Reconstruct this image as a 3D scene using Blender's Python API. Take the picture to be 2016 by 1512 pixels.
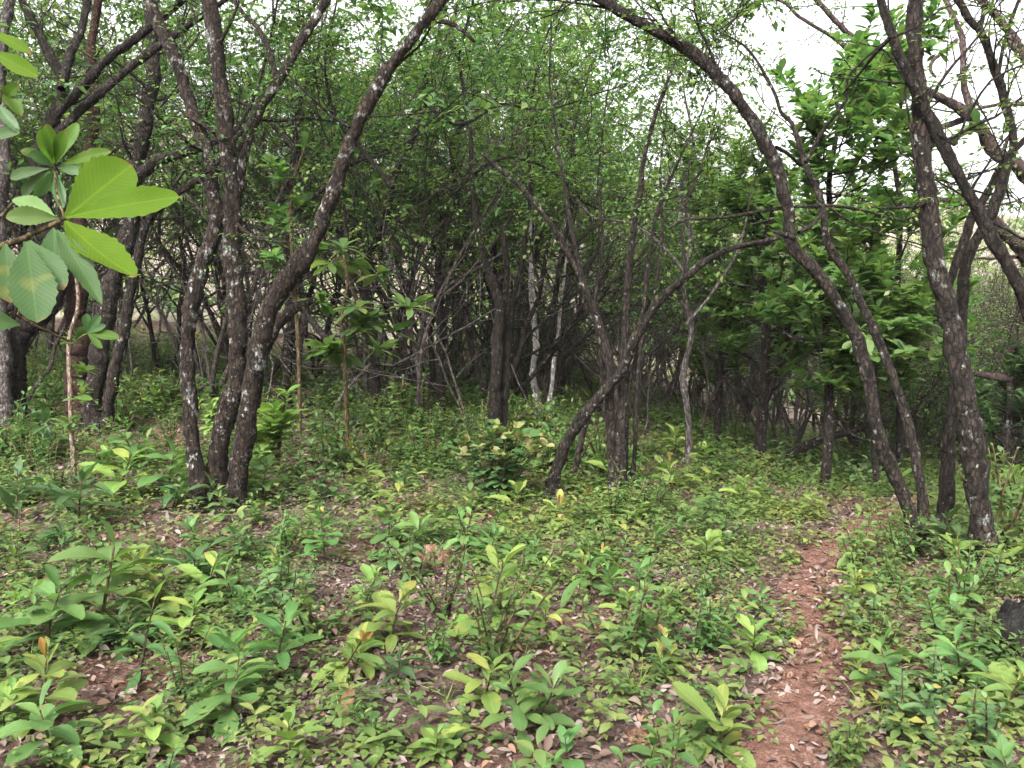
import bpy, math, random
import numpy as np
random.seed(7)
rng = np.random.default_rng(11)
SC = bpy.context.scene
for o in list(bpy.data.objects): bpy.data.objects.remove(o)

# ------------------------------------------------------------------ camera, sky, sun, exposure
F, CX, CY, HORIZON, EYE = 1582.0, 1008.0, 756.0, 700.0, 1.6
PITCH = math.atan((CY-HORIZON)/F)
cam_data = bpy.data.cameras.new('camera'); cam = bpy.data.objects.new('camera', cam_data)
SC.collection.objects.link(cam); SC.camera = cam
cam.location = (0, 0, EYE); cam.rotation_euler = (math.pi/2-PITCH, 0, 0)
cam_data.sensor_width = 36; cam_data.lens = 36*F/2016; cam_data.clip_start = .05; cam_data.clip_end = 2000

SUN_ELEV, SUN_ROT = math.radians(43), math.radians(203)
w = bpy.data.worlds.new('World'); SC.world = w; w.use_nodes = True
nt = w.node_tree; nt.nodes.clear()
sky = nt.nodes.new('ShaderNodeTexSky'); sky.sky_type = 'NISHITA'; sky.sun_disc = False
sky.sun_elevation = SUN_ELEV; sky.sun_rotation = SUN_ROT; sky.dust_density = 6; sky.air_density = 1.5
hs = nt.nodes.new('ShaderNodeHueSaturation'); hs.inputs['Saturation'].default_value = .06     # overcast: a white veil of cloud
bg = nt.nodes.new('ShaderNodeBackground'); bg.inputs['Strength'].default_value = .15
wo = nt.nodes.new('ShaderNodeOutputWorld')
nt.links.new(sky.outputs[0], hs.inputs['Color']); nt.links.new(hs.outputs[0], bg.inputs[0]); nt.links.new(bg.outputs[0], wo.inputs[0])
sd = bpy.data.lights.new('sun', 'SUN'); sd.energy = 1.9; sd.angle = math.radians(16); sd.color = (1, .97, .92)
sun = bpy.data.objects.new('sun', sd); SC.collection.objects.link(sun)
# sky rotation 0 = +Y, turning clockwise seen from above: the veiled sun stands high behind the camera, a little to the left
sdir = np.array([math.sin(SUN_ROT)*math.cos(SUN_ELEV), math.cos(SUN_ROT)*math.cos(SUN_ELEV), math.sin(SUN_ELEV)])
from mathutils import Vector
sun.rotation_euler = Vector(-sdir).to_track_quat('-Z', 'Y').to_euler(); sun.location = (0, 0, 60)
SC.view_settings.view_transform = 'Standard'; SC.view_settings.look = 'None'
SC.view_settings.exposure = 2.02; SC.view_settings.gamma = 1
cy = SC.cycles
cy.max_bounces = 10; cy.diffuse_bounces = 8; cy.glossy_bounces = 2; cy.transmission_bounces = 6; cy.volume_bounces = 1
cy.use_denoising = True; cy.use_adaptive_sampling = True; cy.adaptive_threshold = .02
cy.sample_clamp_indirect = 6

# ------------------------------------------------------------------ terrain
def sm(a, b, x):
    t = np.clip((np.asarray(x, float)-a)/(b-a), 0, 1); return t*t*(3-2*t)
def hash2(i, j, s):
    h = np.sin(i*127.1+j*311.7+s*74.7)*43758.5453; return h-np.floor(h)
def vnoise(x, y, s=0):
    x = np.asarray(x, float); y = np.asarray(y, float)
    i, j = np.floor(x), np.floor(y); u, v = x-i, y-j; u = u*u*(3-2*u); v = v*v*(3-2*v)
    return (hash2(i, j, s)*(1-u)+hash2(i+1, j, s)*u)*(1-v)+(hash2(i, j+1, s)*(1-u)+hash2(i+1, j+1, s)*u)*v
def fbm(x, y, s=0): return .55*vnoise(x, y, s)+.3*vnoise(x*2.1, y*2.1, s+3)+.15*vnoise(x*4.3, y*4.3, s+5)
def terrain(x, y):
    x = np.asarray(x, float); y = np.asarray(y, float)
    a = x/np.maximum(y, 2.0)
    s = .122-.062*sm(-.5, 0, a)-.128*sm(.02, .42, a)
    t = np.log1p(np.exp(np.clip((y-7.5)*1.2, -30, 30)))/1.2
    t = np.minimum(t, 26)
    z = s*t
    z = z+(fbm(x*.55, y*.55, 1)-.5)*.16+(fbm(x*2.2, y*2.2, 2)-.5)*.05
    z = z+sm(34, 80, y)*(17+3*sm(-.2, -.5, a))+sm(60, 200, y)*8+(fbm(x*.06, y*.06, 9)-.5)*sm(30, 50, y)*5
    return z
CAMP = np.array([0, 0, EYE])
def ray(px, py):
    dx, dy = (px-CX)/F, (CY-py)/F
    d = np.array([dx, math.cos(PITCH)+dy*math.sin(PITCH), -math.sin(PITCH)+dy*math.cos(PITCH)])
    return d/d[1]
def P(px, py, D): return CAMP+ray(px, py)*D
def G(px, py):
    r = ray(px, py); lo = 1.0
    for D in np.arange(1.0, 60, .08):
        p = CAMP+r*D
        if p[2] <= terrain(p[0], p[1]): return np.array([p[0], p[1], float(terrain(p[0], p[1]))])
    return CAMP+r*40

# ------------------------------------------------------------------ mesh builder
class MB:
    def __init__(s): s.v, s.f, s.uv, s.m, s.n = [], [], [], [], 0
    def add(s, v, f, uv=None, mat=0):
        f = np.asarray(f); v = np.asarray(v, float)
        s.v.append(v); s.f.append(f+s.n); s.n += len(v)
        s.uv.append(uv[f.reshape(-1)] if uv is not None else np.zeros((f.size, 2)))
        s.m.append(np.full(len(f), mat))
    def build(s, name, mats, parent=None, loc=None, smooth=True):
        me = bpy.data.meshes.new(name)
        v = np.concatenate(s.v) if s.v else np.zeros((0, 3))
        if loc is not None: v = v-np.asarray(loc)
        li = np.concatenate([f.reshape(-1) for f in s.f]); tot = np.concatenate([np.full(len(f), f.shape[1]) for f in s.f])
        st = np.concatenate([[0], np.cumsum(tot)[:-1]])
        me.vertices.add(len(v)); me.vertices.foreach_set('co', v.astype(np.float32).reshape(-1))
        me.loops.add(len(li)); me.loops.foreach_set('vertex_index', li.astype(np.int32))
        me.polygons.add(len(tot)); me.polygons.foreach_set('loop_start', st.astype(np.int32))
        me.polygons.foreach_set('material_index', np.concatenate(s.m).astype(np.int32))
        if smooth: me.polygons.foreach_set('use_smooth', np.ones(len(tot), bool))
        me.update(calc_edges=True)
        l = me.uv_layers.new(name='UVMap'); l.data.foreach_set('uv', np.concatenate(s.uv).astype(np.float32).reshape(-1))
        for m in (mats if isinstance(mats, (list, tuple)) else [mats]): me.materials.append(m)
        o = bpy.data.objects.new(name, me); SC.collection.objects.link(o)
        if parent is not None: o.parent = parent
        elif loc is not None: o.location = loc
        return o
def tag(o, label=None, cat=None, group=None, kind=None):
    if label: o['label'] = label
    if cat: o['category'] = cat
    if group: o['group'] = group
    if kind: o['kind'] = kind
    return o
def empty(name, loc):
    o = bpy.data.objects.new(name, None); SC.collection.objects.link(o); o.location = loc; o.empty_display_size = .2
    return o
def copy_thing(src, loc, rz=0, sc=1.0):
    r = src.copy(); SC.collection.objects.link(r); r.location = loc; r.rotation_euler = (0, 0, rz)
    r.scale = (sc, sc, sc) if np.isscalar(sc) else sc
    for ch in list(src.children):
        c = ch.copy(); SC.collection.objects.link(c); c.parent = r
    return r
def nrm(v):
    v = np.asarray(v, float); return v/np.maximum(np.linalg.norm(v, axis=-1, keepdims=True), 1e-9)

def resample(pts, rad, step):
    pts = np.asarray(pts, float); rad = np.asarray(rad, float)
    if len(pts) == 2: pts = np.array([pts[0], pts.mean(0), pts[1]]); rad = np.array([rad[0], rad.mean(), rad[1]])
    q = np.vstack([2*pts[0]-pts[1], pts, 2*pts[-1]-pts[-2]]); out, ro = [], []
    for i in range(1, len(q)-2):
        L = np.linalg.norm(q[i+1]-q[i]); n = max(1, int(round(L/step)))
        for k in range(n):
            t = k/n; a, b, c, d = q[i-1], q[i], q[i+1], q[i+2]
            out.append(.5*((2*b)+(c-a)*t+(2*a-5*b+4*c-d)*t*t+(3*b-a-3*c+d)*t**3)); ro.append(rad[i-1]*(1-t)+rad[i]*t)
    out.append(pts[-1]); ro.append(rad[-1])
    return np.array(out), np.array(ro)
def tube(mb, pts, rad, segs=8, mat=0, rough=0.0):
    pts = np.asarray(pts, float); rad = np.asarray(rad, float); n = len(pts)
    t = nrm(np.gradient(pts, axis=0)); up = np.array([0, 1, 0]) if abs(t[0][1]) < .8 else np.array([1, 0, 0])
    s = np.cross(t[0], up); s /= np.linalg.norm(s); S = np.zeros((n, 3))
    for i in range(n):
        s = s-t[i]*np.dot(s, t[i]); s /= np.linalg.norm(s); S[i] = s
    B = np.cross(t, S); a = np.arange(segs)*2*math.pi/segs
    R = np.repeat(rad[:, None], segs, 1)
    if rough:
        ph = rng.random()*9
        L = np.concatenate([[0], np.cumsum(np.linalg.norm(np.diff(pts, axis=0), axis=1))])
        R = R*(1+rough*(np.sin(L[:, None]*7+a[None]*2+ph)*.35+np.sin(L[:, None]*17+a*3+ph*2)*.3+(rng.random((n, segs))-.5)*.7))
    v = pts[:, None]+R[..., None]*(np.cos(a)[None, :, None]*S[:, None]+np.sin(a)[None, :, None]*B[:, None])
    v = np.vstack([v.reshape(-1, 3), pts[-1:]+t[-1:]*rad[-1]*.4])
    i = np.arange(n-1)[:, None]*segs; j = np.arange(segs)[None]; k = (j+1) % segs
    f = np.stack([i+j, i+k, i+segs+k, i+segs+j], -1).reshape(-1, 4)
    mb.add(v, f, None, mat)
    b = (n-1)*segs; jj = np.arange(segs)
    mb.n -= len(v)
    cap = np.stack([b+jj, b+(jj+1) % segs, np.full(segs, n*segs)], -1)
    mb.f.append(cap+mb.n); mb.uv.append(np.zeros((cap.size, 2))); mb.m.append(np.full(segs, mat)); mb.n += len(v)

# ------------------------------------------------------------------ leaves
def tmpl_tiny():
    u = np.array([0, .48, .48, .48, 1.]); v = np.array([0, -1, 0, 1, 0.])
    return u, v, np.array([[0, 2, 1], [1, 2, 4], [0, 3, 2], [3, 4, 2]])
def tmpl_grid(nu, cols, prof, serr=0.0):
    us = np.linspace(0, 1, nu+1); cs = np.linspace(-1, 1, cols); u, v = [], []
    for i, a in enumerate(us):
        wd = max(prof(a), .015)
        for c in cs:
            e = 1-serr*(i % 2) if abs(c) == 1 else 1
            u.append(a+(.02*abs(c) if 0 < i < nu else 0)); v.append(c*wd*e)
    f = [[i*cols+j, i*cols+j+1, (i+1)*cols+j+1, (i+1)*cols+j] for i in range(nu) for j in range(cols-1)]
    return np.array(u), np.array(v), np.array(f)
def prof_obov(a): return (math.sin(math.pi*min(1, a**1.45*.96+.02)))**.75 if a < 1 else 0     # widest past the middle
def prof_ell(a): return math.sin(math.pi*min(1, a**.95))**.85 if a < 1 else 0
def prof_round(a): return math.sin(math.pi*a**.8)**.6 if 0 < a < 1 else 0
TINY = tmpl_tiny()
MED = tmpl_grid(5, 3, prof_obov); MEDE = tmpl_grid(5, 3, prof_ell); RND = tmpl_grid(6, 3, prof_round)
BIG = tmpl_grid(20, 5, prof_obov, .1); BIGE = tmpl_grid(18, 5, prof_ell, .1); BLADE = tmpl_grid(5, 3, lambda a: (1-a)**.6)
def leaves(mb, T, pos, d, n, L, W, droop=.2, fold=.15, mat=0, wave=0.0):
    pos = np.atleast_2d(pos); N = len(pos); d = nrm(np.broadcast_to(d, (N, 3))); n = np.broadcast_to(n, (N, 3))
    s = nrm(np.cross(d, n)); n = np.cross(s, d); u, v, f = T
    L = np.broadcast_to(L, N)[:, None]; W = np.broadcast_to(W, N)[:, None]
    droop = np.broadcast_to(droop, N)[:, None]; fold = np.broadcast_to(fold, N)[:, None]
    x = L*u*(1-.25*np.abs(droop)*u); z = -droop*L*u**2+fold*W*np.abs(v)
    if wave: z = z+wave*L*np.sin(u*11+v*2+rng.random((N, 1))*6)*np.abs(v)
    V = pos[:, None]+d[:, None]*x[..., None]+s[:, None]*(W*.5*v)[..., None]+n[:, None]*z[..., None]
    k = len(u); ff = (f[None]+(np.arange(N)*k)[:, None, None]).reshape(-1, f.shape[1])
    uv = np.tile(np.stack([u, v*.5+.5], -1), (N, 1))
    mb.add(V.reshape(-1, 3), ff, uv, mat)
def rdir(N, up0, up1):
    a = rng.random(N)*2*math.pi; e = up0+(up1-up0)*rng.random(N)
    return np.stack([np.cos(a)*np.cos(e), np.sin(a)*np.cos(e), np.sin(e)], -1)
def jit(N, s): return (rng.random((N, 3))-.5)*2*s

# ------------------------------------------------------------------ materials
def mat_new(name):
    m = bpy.data.materials.new(name); m.use_nodes = True; nt = m.node_tree
    return m, nt, nt.nodes['Principled BSDF'], nt.nodes['Material Output']
def ramp(nt, stops, interp='LINEAR'):
    r = nt.nodes.new('ShaderNodeValToRGB'); e = r.color_ramp.elements; r.color_ramp.interpolation = interp
    while len(e) > 1: e.remove(e[-1])
    e[0].position = stops[0][0]; e[0].color = (*stops[0][1], 1)
    for p, c in stops[1:]:
        k = e.new(p); k.color = (*c, 1)
    return r
def noise(nt, scale, detail=4, vec=None, rough=.6):
    n = nt.nodes.new('ShaderNodeTexNoise'); n.inputs['Scale'].default_value = scale
    n.inputs['Detail'].default_value = detail; n.inputs['Roughness'].default_value = rough
    if vec is not None: nt.links.new(vec, n.inputs['Vector'])
    return n
def mix(nt, fac, a, b, mode='MIX'):
    n = nt.nodes.new('ShaderNodeMix'); n.data_type = 'RGBA'; n.blend_type = mode
    for s, v in ((n.inputs[0], fac), (n.inputs[6], a), (n.inputs[7], b)):
        if hasattr(v, 'links'): nt.links.new(v, s)
        elif isinstance(v, (int, float)): s.default_value = v
        else: s.default_value = (*v, 1)
    return n.outputs[2]
def math_n(nt, op, a, b=0.0, c=None):
    n = nt.nodes.new('ShaderNodeMath'); n.operation = op
    for s, v in zip(n.inputs, (a, b, c)):
        if v is None: continue
        if hasattr(v, 'links'): nt.links.new(v, s)
        else: s.default_value = v
    return n.outputs[0]
def leaf_mat(name, cols, transl=.42, vein=0.0, rough=.45, objvar=.35, spots=0.0, patch=False, spec=.25):
    m, nt, p, out = mat_new(name)
    geo = nt.nodes.new('ShaderNodeNewGeometry'); oi = nt.nodes.new('ShaderNodeObjectInfo')
    r = ramp(nt, [(i/(len(cols)-1), c) for i, c in enumerate(cols)]); nt.links.new(geo.outputs['Random Per Island'], r.inputs[0])
    h = nt.nodes.new('ShaderNodeHueSaturation'); nt.links.new(r.outputs[0], h.inputs['Color'])
    if patch:
        tc0 = nt.nodes.new('ShaderNodeTexCoord'); pn = noise(nt, .9, 3, tc0.outputs['Object']); pr = nt.nodes.new('ShaderNodeMapRange')
        nt.links.new(pn.outputs[0], pr.inputs[0]); pr.inputs[1].default_value = .35; pr.inputs[2].default_value = .65
        nt.links.new(math_n(nt, 'ADD', math_n(nt, 'MULTIPLY', geo.outputs['Random Per Island'], .5), math_n(nt, 'MULTIPLY', pr.outputs[0], .5)), r.inputs[0])
    nt.links.new(math_n(nt, 'MULTIPLY_ADD', oi.outputs['Random'], objvar, 1-objvar*.5), h.inputs['Value'])
    nt.links.new(math_n(nt, 'MULTIPLY_ADD', oi.outputs['Random'], .04*objvar/.35, .5-.02*objvar/.35), h.inputs['Hue'])
    col = h.outputs[0]
    if vein:
        col = mix(nt, .12, col, (.1, .12, .05))
        uv = nt.nodes.new('ShaderNodeUVMap'); sx = nt.nodes.new('ShaderNodeSeparateXYZ'); nt.links.new(uv.outputs[0], sx.inputs[0])
        av = math_n(nt, 'ABSOLUTE', math_n(nt, 'SUBTRACT', sx.outputs[1], .5))
        rib = math_n(nt, 'LESS_THAN', av, .022)
        ph = math_n(nt, 'SUBTRACT', math_n(nt, 'MULTIPLY', sx.outputs[0], 16.0), math_n(nt, 'MULTIPLY', av, 9.0))
        fr = math_n(nt, 'ABSOLUTE', math_n(nt, 'SUBTRACT', math_n(nt, 'FRACT', ph), .5))
        side = nt.nodes.new('ShaderNodeMapRange'); nt.links.new(fr, side.inputs[0])
        side.inputs[1].default_value = .0; side.inputs[2].default_value = .13; side.inputs[3].default_value = 1; side.inputs[4].default_value = 0
        vv = math_n(nt, 'MAXIMUM', rib, math_n(nt, 'MULTIPLY', side.outputs[0], .6))
        tc = nt.nodes.new('ShaderNodeTexCoord')
        nz = noise(nt, 14, 3, tc.outputs['Object'])
        col = mix(nt, math_n(nt, 'MULTIPLY', vv, vein*1.6), col, mix(nt, 1.0, col, (1.7, 1.6, 1.6), 'MULTIPLY'))
        col = mix(nt, math_n(nt, 'MULTIPLY', nz.outputs[0], .45), col, (.03, .075, .02))
        if spots:
            n2 = noise(nt, 5, 2, tc.outputs['Object'])
            mr = nt.nodes.new('ShaderNodeMapRange'); nt.links.new(n2.outputs[0], mr.inputs[0])
            mr.inputs[1].default_value = .62; mr.inputs[2].default_value = .72; mr.inputs[4].default_value = spots
            col = mix(nt, mr.outputs[0], col, (.30, .22, .05))
            tip = nt.nodes.new('ShaderNodeMapRange'); n7 = noise(nt, 9, 3, tc.outputs['Object'])
            nt.links.new(math_n(nt, 'ADD', sx.outputs[0], math_n(nt, 'MULTIPLY', n7.outputs[0], .5)), tip.inputs[0])
            tip.inputs[1].default_value = 1.2; tip.inputs[2].default_value = 1.27; tip.inputs[4].default_value = .9
            col = mix(nt, tip.outputs[0], col, (.16, .08, .03))
        b = nt.nodes.new('ShaderNodeBump'); b.inputs['Strength'].default_value = .35; b.inputs['Distance'].default_value = .004; b.invert = True
        nt.links.new(vv, b.inputs['Height']); nt.links.new(b.outputs[0], p.inputs['Normal'])
    nt.links.new(col, p.inputs['Base Color']); p.inputs['Roughness'].default_value = rough
    p.inputs['Specular IOR Level'].default_value = spec
    t = nt.nodes.new('ShaderNodeBsdfTranslucent')
    nt.links.new(mix(nt, 1.0, col, (1.22, 1.42, .85), 'MULTIPLY'), t.inputs['Color'])
    ms = nt.nodes.new('ShaderNodeMixShader'); ms.inputs[0].default_value = transl
    nt.links.new(p.outputs[0], ms.inputs[1]); nt.links.new(t.outputs[0], ms.inputs[2]); nt.links.new(ms.outputs[0], out.inputs['Surface'])
    return m
def bark_mat(name, base, dark, lichen=(.36, .37, .34), amount=.5, fleck=.5, scale=1.0):
    base = tuple(c*.46 for c in base); dark = tuple(c*.42 for c in dark)
    m, nt, p, out = mat_new(name)
    tc = nt.nodes.new('ShaderNodeTexCoord'); oi = nt.nodes.new('ShaderNodeObjectInfo')
    ad = nt.nodes.new('ShaderNodeVectorMath'); ad.operation = 'ADD'; nt.links.new(tc.outputs['Object'], ad.inputs[0]); nt.links.new(oi.outputs['Random'], ad.inputs[1])
    mp = nt.nodes.new('ShaderNodeMapping'); mp.inputs['Scale'].default_value = (1, 1, .45); nt.links.new(ad.outputs[0], mp.inputs[0])
    n1 = noise(nt, 22*scale, 6, mp.outputs[0], .7); n2 = noise(nt, 5.5*scale, 5, ad.outputs[0], .68); n3 = noise(nt, 16*scale, 3, ad.outputs[0], .55); n4 = noise(nt, 55*scale, 4, mp.outputs[0], .7)
    r = ramp(nt, [(.40, dark), (.52, base), (.64, tuple(c*1.6+.006 for c in base))]); nt.links.new(n1.outputs[0], r.inputs[0])
    n5 = noise(nt, 1.6*scale, 3, ad.outputs[0], .6); pm = nt.nodes.new('ShaderNodeMapRange'); nt.links.new(n5.outputs[0], pm.inputs[0]); pm.inputs[1].default_value = .42; pm.inputs[2].default_value = .62; pm.inputs[4].default_value = .6
    col = mix(nt, pm.outputs[0], r.outputs[0], mix(nt, n4.outputs[0], dark, tuple(c*1.7+.012 for c in base)))
    lo = .70-.2*amount
    mr = nt.nodes.new('ShaderNodeMapRange'); nt.links.new(n2.outputs[0], mr.inputs[0]); mr.inputs[1].default_value = lo; mr.inputs[2].default_value = lo+.09
    sp = nt.nodes.new('ShaderNodeMapRange'); nt.links.new(n3.outputs[0], sp.inputs[0]); sp.inputs[1].default_value = .72-.12*fleck; sp.inputs[2].default_value = .78-.12*fleck
    edge = nt.nodes.new('ShaderNodeMapRange'); nt.links.new(n1.outputs[0], edge.inputs[0]); edge.inputs[1].default_value = .38; edge.inputs[2].default_value = .58
    lic = math_n(nt, 'MAXIMUM', math_n(nt, 'MULTIPLY', mr.outputs[0], edge.outputs[0]), math_n(nt, 'MULTIPLY', sp.outputs[0], .6))
    lc = mix(nt, n4.outputs[0], tuple(c*.55 for c in lichen), lichen)
    col = mix(nt, lic, col, lc)
    nt.links.new(col, p.inputs['Base Color']); p.inputs['Roughness'].default_value = .9; p.inputs['Specular IOR Level'].default_value = .2
    b = nt.nodes.new('ShaderNodeBump'); b.inputs['Strength'].default_value = 1.0; b.inputs['Distance'].default_value = .035
    mp2 = nt.nodes.new('ShaderNodeMapping'); mp2.inputs['Scale'].default_value = (1, 1, .38); nt.links.new(ad.outputs[0], mp2.inputs[0])
    wv = nt.nodes.new('ShaderNodeVectorMath'); wv.operation = 'MULTIPLY_ADD'; nt.links.new(n1.outputs['Color'], wv.inputs[0]); wv.inputs[1].default_value = (.05, .05, .05); nt.links.new(mp2.outputs[0], wv.inputs[2])
    vo = nt.nodes.new('ShaderNodeTexVoronoi'); vo.feature = 'DISTANCE_TO_EDGE'; vo.inputs['Scale'].default_value = 26*scale; nt.links.new(wv.outputs[0], vo.inputs['Vector'])
    ck = nt.nodes.new('ShaderNodeMapRange'); nt.links.new(vo.outputs['Distance'], ck.inputs[0]); ck.inputs[1].default_value = .0; ck.inputs[2].default_value = .14
    hh = math_n(nt, 'ADD', math_n(nt, 'ADD', n1.outputs[0], math_n(nt, 'MULTIPLY', n4.outputs[0], .5)), math_n(nt, 'MULTIPLY', ck.outputs[0], .7))
    col = mix(nt, math_n(nt, 'MULTIPLY_ADD', ck.outputs[0], -.65, .65), col, dark); nt.links.new(col, p.inputs['Base Color'])
    nt.links.new(hh, b.inputs['Height']); nt.links.new(b.outputs[0], p.inputs['Normal'])
    return m
def soil_mat(name, stops, scale, bump=.02, stops2=None):
    m, nt, p, out = mat_new(name); tc = nt.nodes.new('ShaderNodeTexCoord')
    n1 = noise(nt, scale, 8, tc.outputs['Object'], .7); n2 = noise(nt, scale*7, 5, tc.outputs['Object'], .7); n3 = noise(nt, .6, 4, tc.outputs['Object'])
    r = ramp(nt, stops); nt.links.new(math_n(nt, 'ADD', math_n(nt, 'MULTIPLY', n1.outputs[0], .55), math_n(nt, 'MULTIPLY', n2.outputs[0], .45)), r.inputs[0])
    col = r.outputs[0]
    if stops2:
        r2 = ramp(nt, stops2); nt.links.new(n2.outputs[0], r2.inputs[0])
        mr = nt.nodes.new('ShaderNodeMapRange'); nt.links.new(n3.outputs[0], mr.inputs[0]); mr.inputs[1].default_value = .45; mr.inputs[2].default_value = .6
        col = mix(nt, mr.outputs[0], col, r2.outputs[0])
    nt.links.new(col, p.inputs['Base Color']); p.inputs['Roughness'].default_value = .95; p.inputs['Specular IOR Level'].default_value = .15
    b = nt.nodes.new('ShaderNodeBump'); b.inputs['Strength'].default_value = .9; b.inputs['Distance'].default_value = bump
    nt.links.new(math_n(nt, 'ADD', n1.outputs[0], n2.outputs[0]), b.inputs['Height']); nt.links.new(b.outputs[0], p.inputs['Normal'])
    return m
M = {}
M['ground'] = soil_mat('forest_floor', [(.38, (.025, .017, .014)), (.5, (.09, .06, .05)), (.62, (.2, .145, .125))], 9, .04, [(.38, (.045, .025, .018)), (.62, (.19, .10, .075))])
M['path'] = soil_mat('red_earth', [(.36, (.055, .026, .019)), (.5, (.16, .078, .057)), (.62, (.28, .175, .138))], 11, .04)
M['mound'] = soil_mat('red_clay', [(.36, (.05, .024, .016)), (.5, (.16, .085, .055)), (.62, (.36, .24, .17))], 12, .05)
M['rock'] = soil_mat('dark_stone', [(.38, (.004, .004, .004)), (.52, (.014, .013, .012)), (.64, (.05, .045, .035))], 6, .03)
M['hill'] = soil_mat('dry_hillside', [(.38, (.13, .11, .085)), (.5, (.22, .18, .15)), (.62, (.31, .26, .225))], .5, .2, [(.38, (.08, .11, .035)), (.62, (.19, .20, .08))])
M['bark'] = bark_mat('lichen_bark', (.058, .041, .031), (.013, .009, .007), amount=.44, fleck=.75)
M['bark_main'] = bark_mat('lichen_patched_bark', (.056, .036, .024), (.013, .009, .006), (.46, .46, .43), amount=.66, fleck=.75)
M['bark_dark'] = bark_mat('dark_bark', (.040, .028, .020), (.010, .007, .005), amount=.25, fleck=.45)
M['bark_grey'] = bark_mat('grey_bark', (.24, .2, .185), (.08, .06, .055), amount=.55, fleck=.6)
M['bark_back'] = bark_mat('grey_brown_bark', (.17, .135, .115), (.06, .045, .038), amount=.45, fleck=.6)
M['bark_pale'] = bark_mat('pale_bark', (.85, .78, .74), (.36, .31, .28), (.66, .64, .62), amount=.85, fleck=.6)
M['bark_red'] = bark_mat('red_bark', (.10, .042, .03), (.04, .018, .013), amount=.05, fleck=.2)
M['bark_pink'] = bark_mat('pinkish_bark', (.16, .105, .095), (.06, .04, .036), amount=.3, fleck=.4)
M['stem'] = bark_mat('green_brown_stem', (.19, .135, .06), (.09, .06, .03), amount=0, fleck=0)
M['deadwood'] = bark_mat('dry_twig', (.56, .42, .32), (.22, .15, .11), amount=.3, fleck=.3)
M['leaf_small'] = leaf_mat('small_canopy_leaf', [(.04, .08, .028), (.062, .115, .036), (.088, .15, .046), (.13, .175, .055)], .42)
M['leaf_lime'] = leaf_mat('lime_canopy_leaf', [(.06, .115, .035), (.09, .155, .045), (.125, .19, .055), (.17, .21, .06)], .44)
M['leaf_dark'] = leaf_mat('dark_canopy_leaf', [(.03, .075, .025), (.05, .11, .035), (.075, .14, .045)], .4)
M['leaf_rosette'] = leaf_mat('rosette_leaf', [(.06, .13, .042), (.095, .18, .055), (.14, .22, .065), (.2, .24, .07)], .48, .15)
M['leaf_seed'] = leaf_mat('seedling_leaf', [(.09, .16, .038), (.135, .215, .048), (.19, .26, .06), (.28, .30, .07)], .38, .3, spots=.7)
M['leaf_mid'] = leaf_mat('green_seedling_leaf', [(.055, .12, .035), (.085, .165, .045), (.125, .21, .055)], .36, .3, spots=.5)
M['leaf_deep'] = leaf_mat('deep_green_leaf', [(.028, .062, .025), (.042, .085, .03), (.06, .115, .034)], .34, .2)
M['leaf_blue'] = leaf_mat('blue_green_leaf', [(.06, .115, .045), (.09, .155, .06), (.13, .19, .075)], .33, .15)
M['leaf_orange'] = leaf_mat('orange_young_leaf', [(.32, .13, .045), (.28, .19, .05), (.24, .10, .05)], .4, .1)
M['leaf_big'] = leaf_mat('large_backlit_leaf', [(.085, .155, .006), (.11, .18, .008)], .6, .3, objvar=.1, spots=.5, spec=.08, rough=.6)
M['leaf_twig'] = leaf_mat('fresh_sapling_leaf', [(.06, .125, .014), (.085, .155, .02)], .5, .25, objvar=.2, spots=.4, spec=.12)
M['leaf_bigdull'] = leaf_mat('large_dull_leaf', [(.030, .065, .022), (.042, .08, .028)], .38, .3, objvar=.15, spots=.5, spec=.14)
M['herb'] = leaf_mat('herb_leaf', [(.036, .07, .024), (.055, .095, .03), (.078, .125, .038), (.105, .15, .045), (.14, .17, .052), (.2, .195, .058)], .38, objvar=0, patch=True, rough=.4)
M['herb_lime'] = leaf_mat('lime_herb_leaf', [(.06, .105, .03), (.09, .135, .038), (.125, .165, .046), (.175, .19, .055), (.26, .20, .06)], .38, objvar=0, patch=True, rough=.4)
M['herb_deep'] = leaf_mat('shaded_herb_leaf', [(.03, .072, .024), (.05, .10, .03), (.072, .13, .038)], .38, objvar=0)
M['grass'] = leaf_mat('grass_blade', [(.08, .15, .03), (.14, .2, .05), (.2, .22, .07)], .4, objvar=0)
M['litter'] = leaf_mat('dead_leaf', [(.035, .022, .017), (.08, .05, .038), (.11, .073, .058), (.14, .10, .085), (.2, .16, .145), (.15, .08, .045)], .1, objvar=0, rough=.7)
M['deadleaf'] = leaf_mat('brown_dead_leaf', [(.22, .09, .06), (.26, .12, .08)], .15, .2, rough=.6, objvar=.1)

# ------------------------------------------------------------------ path line (used by the undergrowth too)
PATH = [(1480, 1640, .17), (1520, 1512, .16), (1560, 1420, .16), (1600, 1330, .15), (1592, 1250, .15), (1585, 1180, .14), (1598, 1115, .16), (1650, 1075, .18), (1705, 1045, .22), (1768, 1006, .2), (1830, 985, .22)]
pp = [(G(x, y), h) for x, y, h in PATH]
PL, PW = resample([p for p, h in pp], [h for p, h in pp], .06)
PL[:, 2] = terrain(PL[:, 0], PL[:, 1])
SP = [(1650, 1080, .2), (1668, 1040, .26), (1672, 990, .25)]
sp_ = [(G(x, y), h) for x, y, h in SP]; SL, SW = resample([p for p, h in sp_], [h for p, h in sp_], .1)
def path_dist(x, y):
    d = np.full(np.shape(x), 9.0)
    for (a, hw) in zip(PL[::3], PW[::3]): d = np.minimum(d, np.hypot(x-a[0], y-a[1])/hw)
    for (a, hw) in zip(SL, SW): d = np.minimum(d, np.hypot(x-a[0], y-a[1])/hw+.35)
    return d

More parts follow.
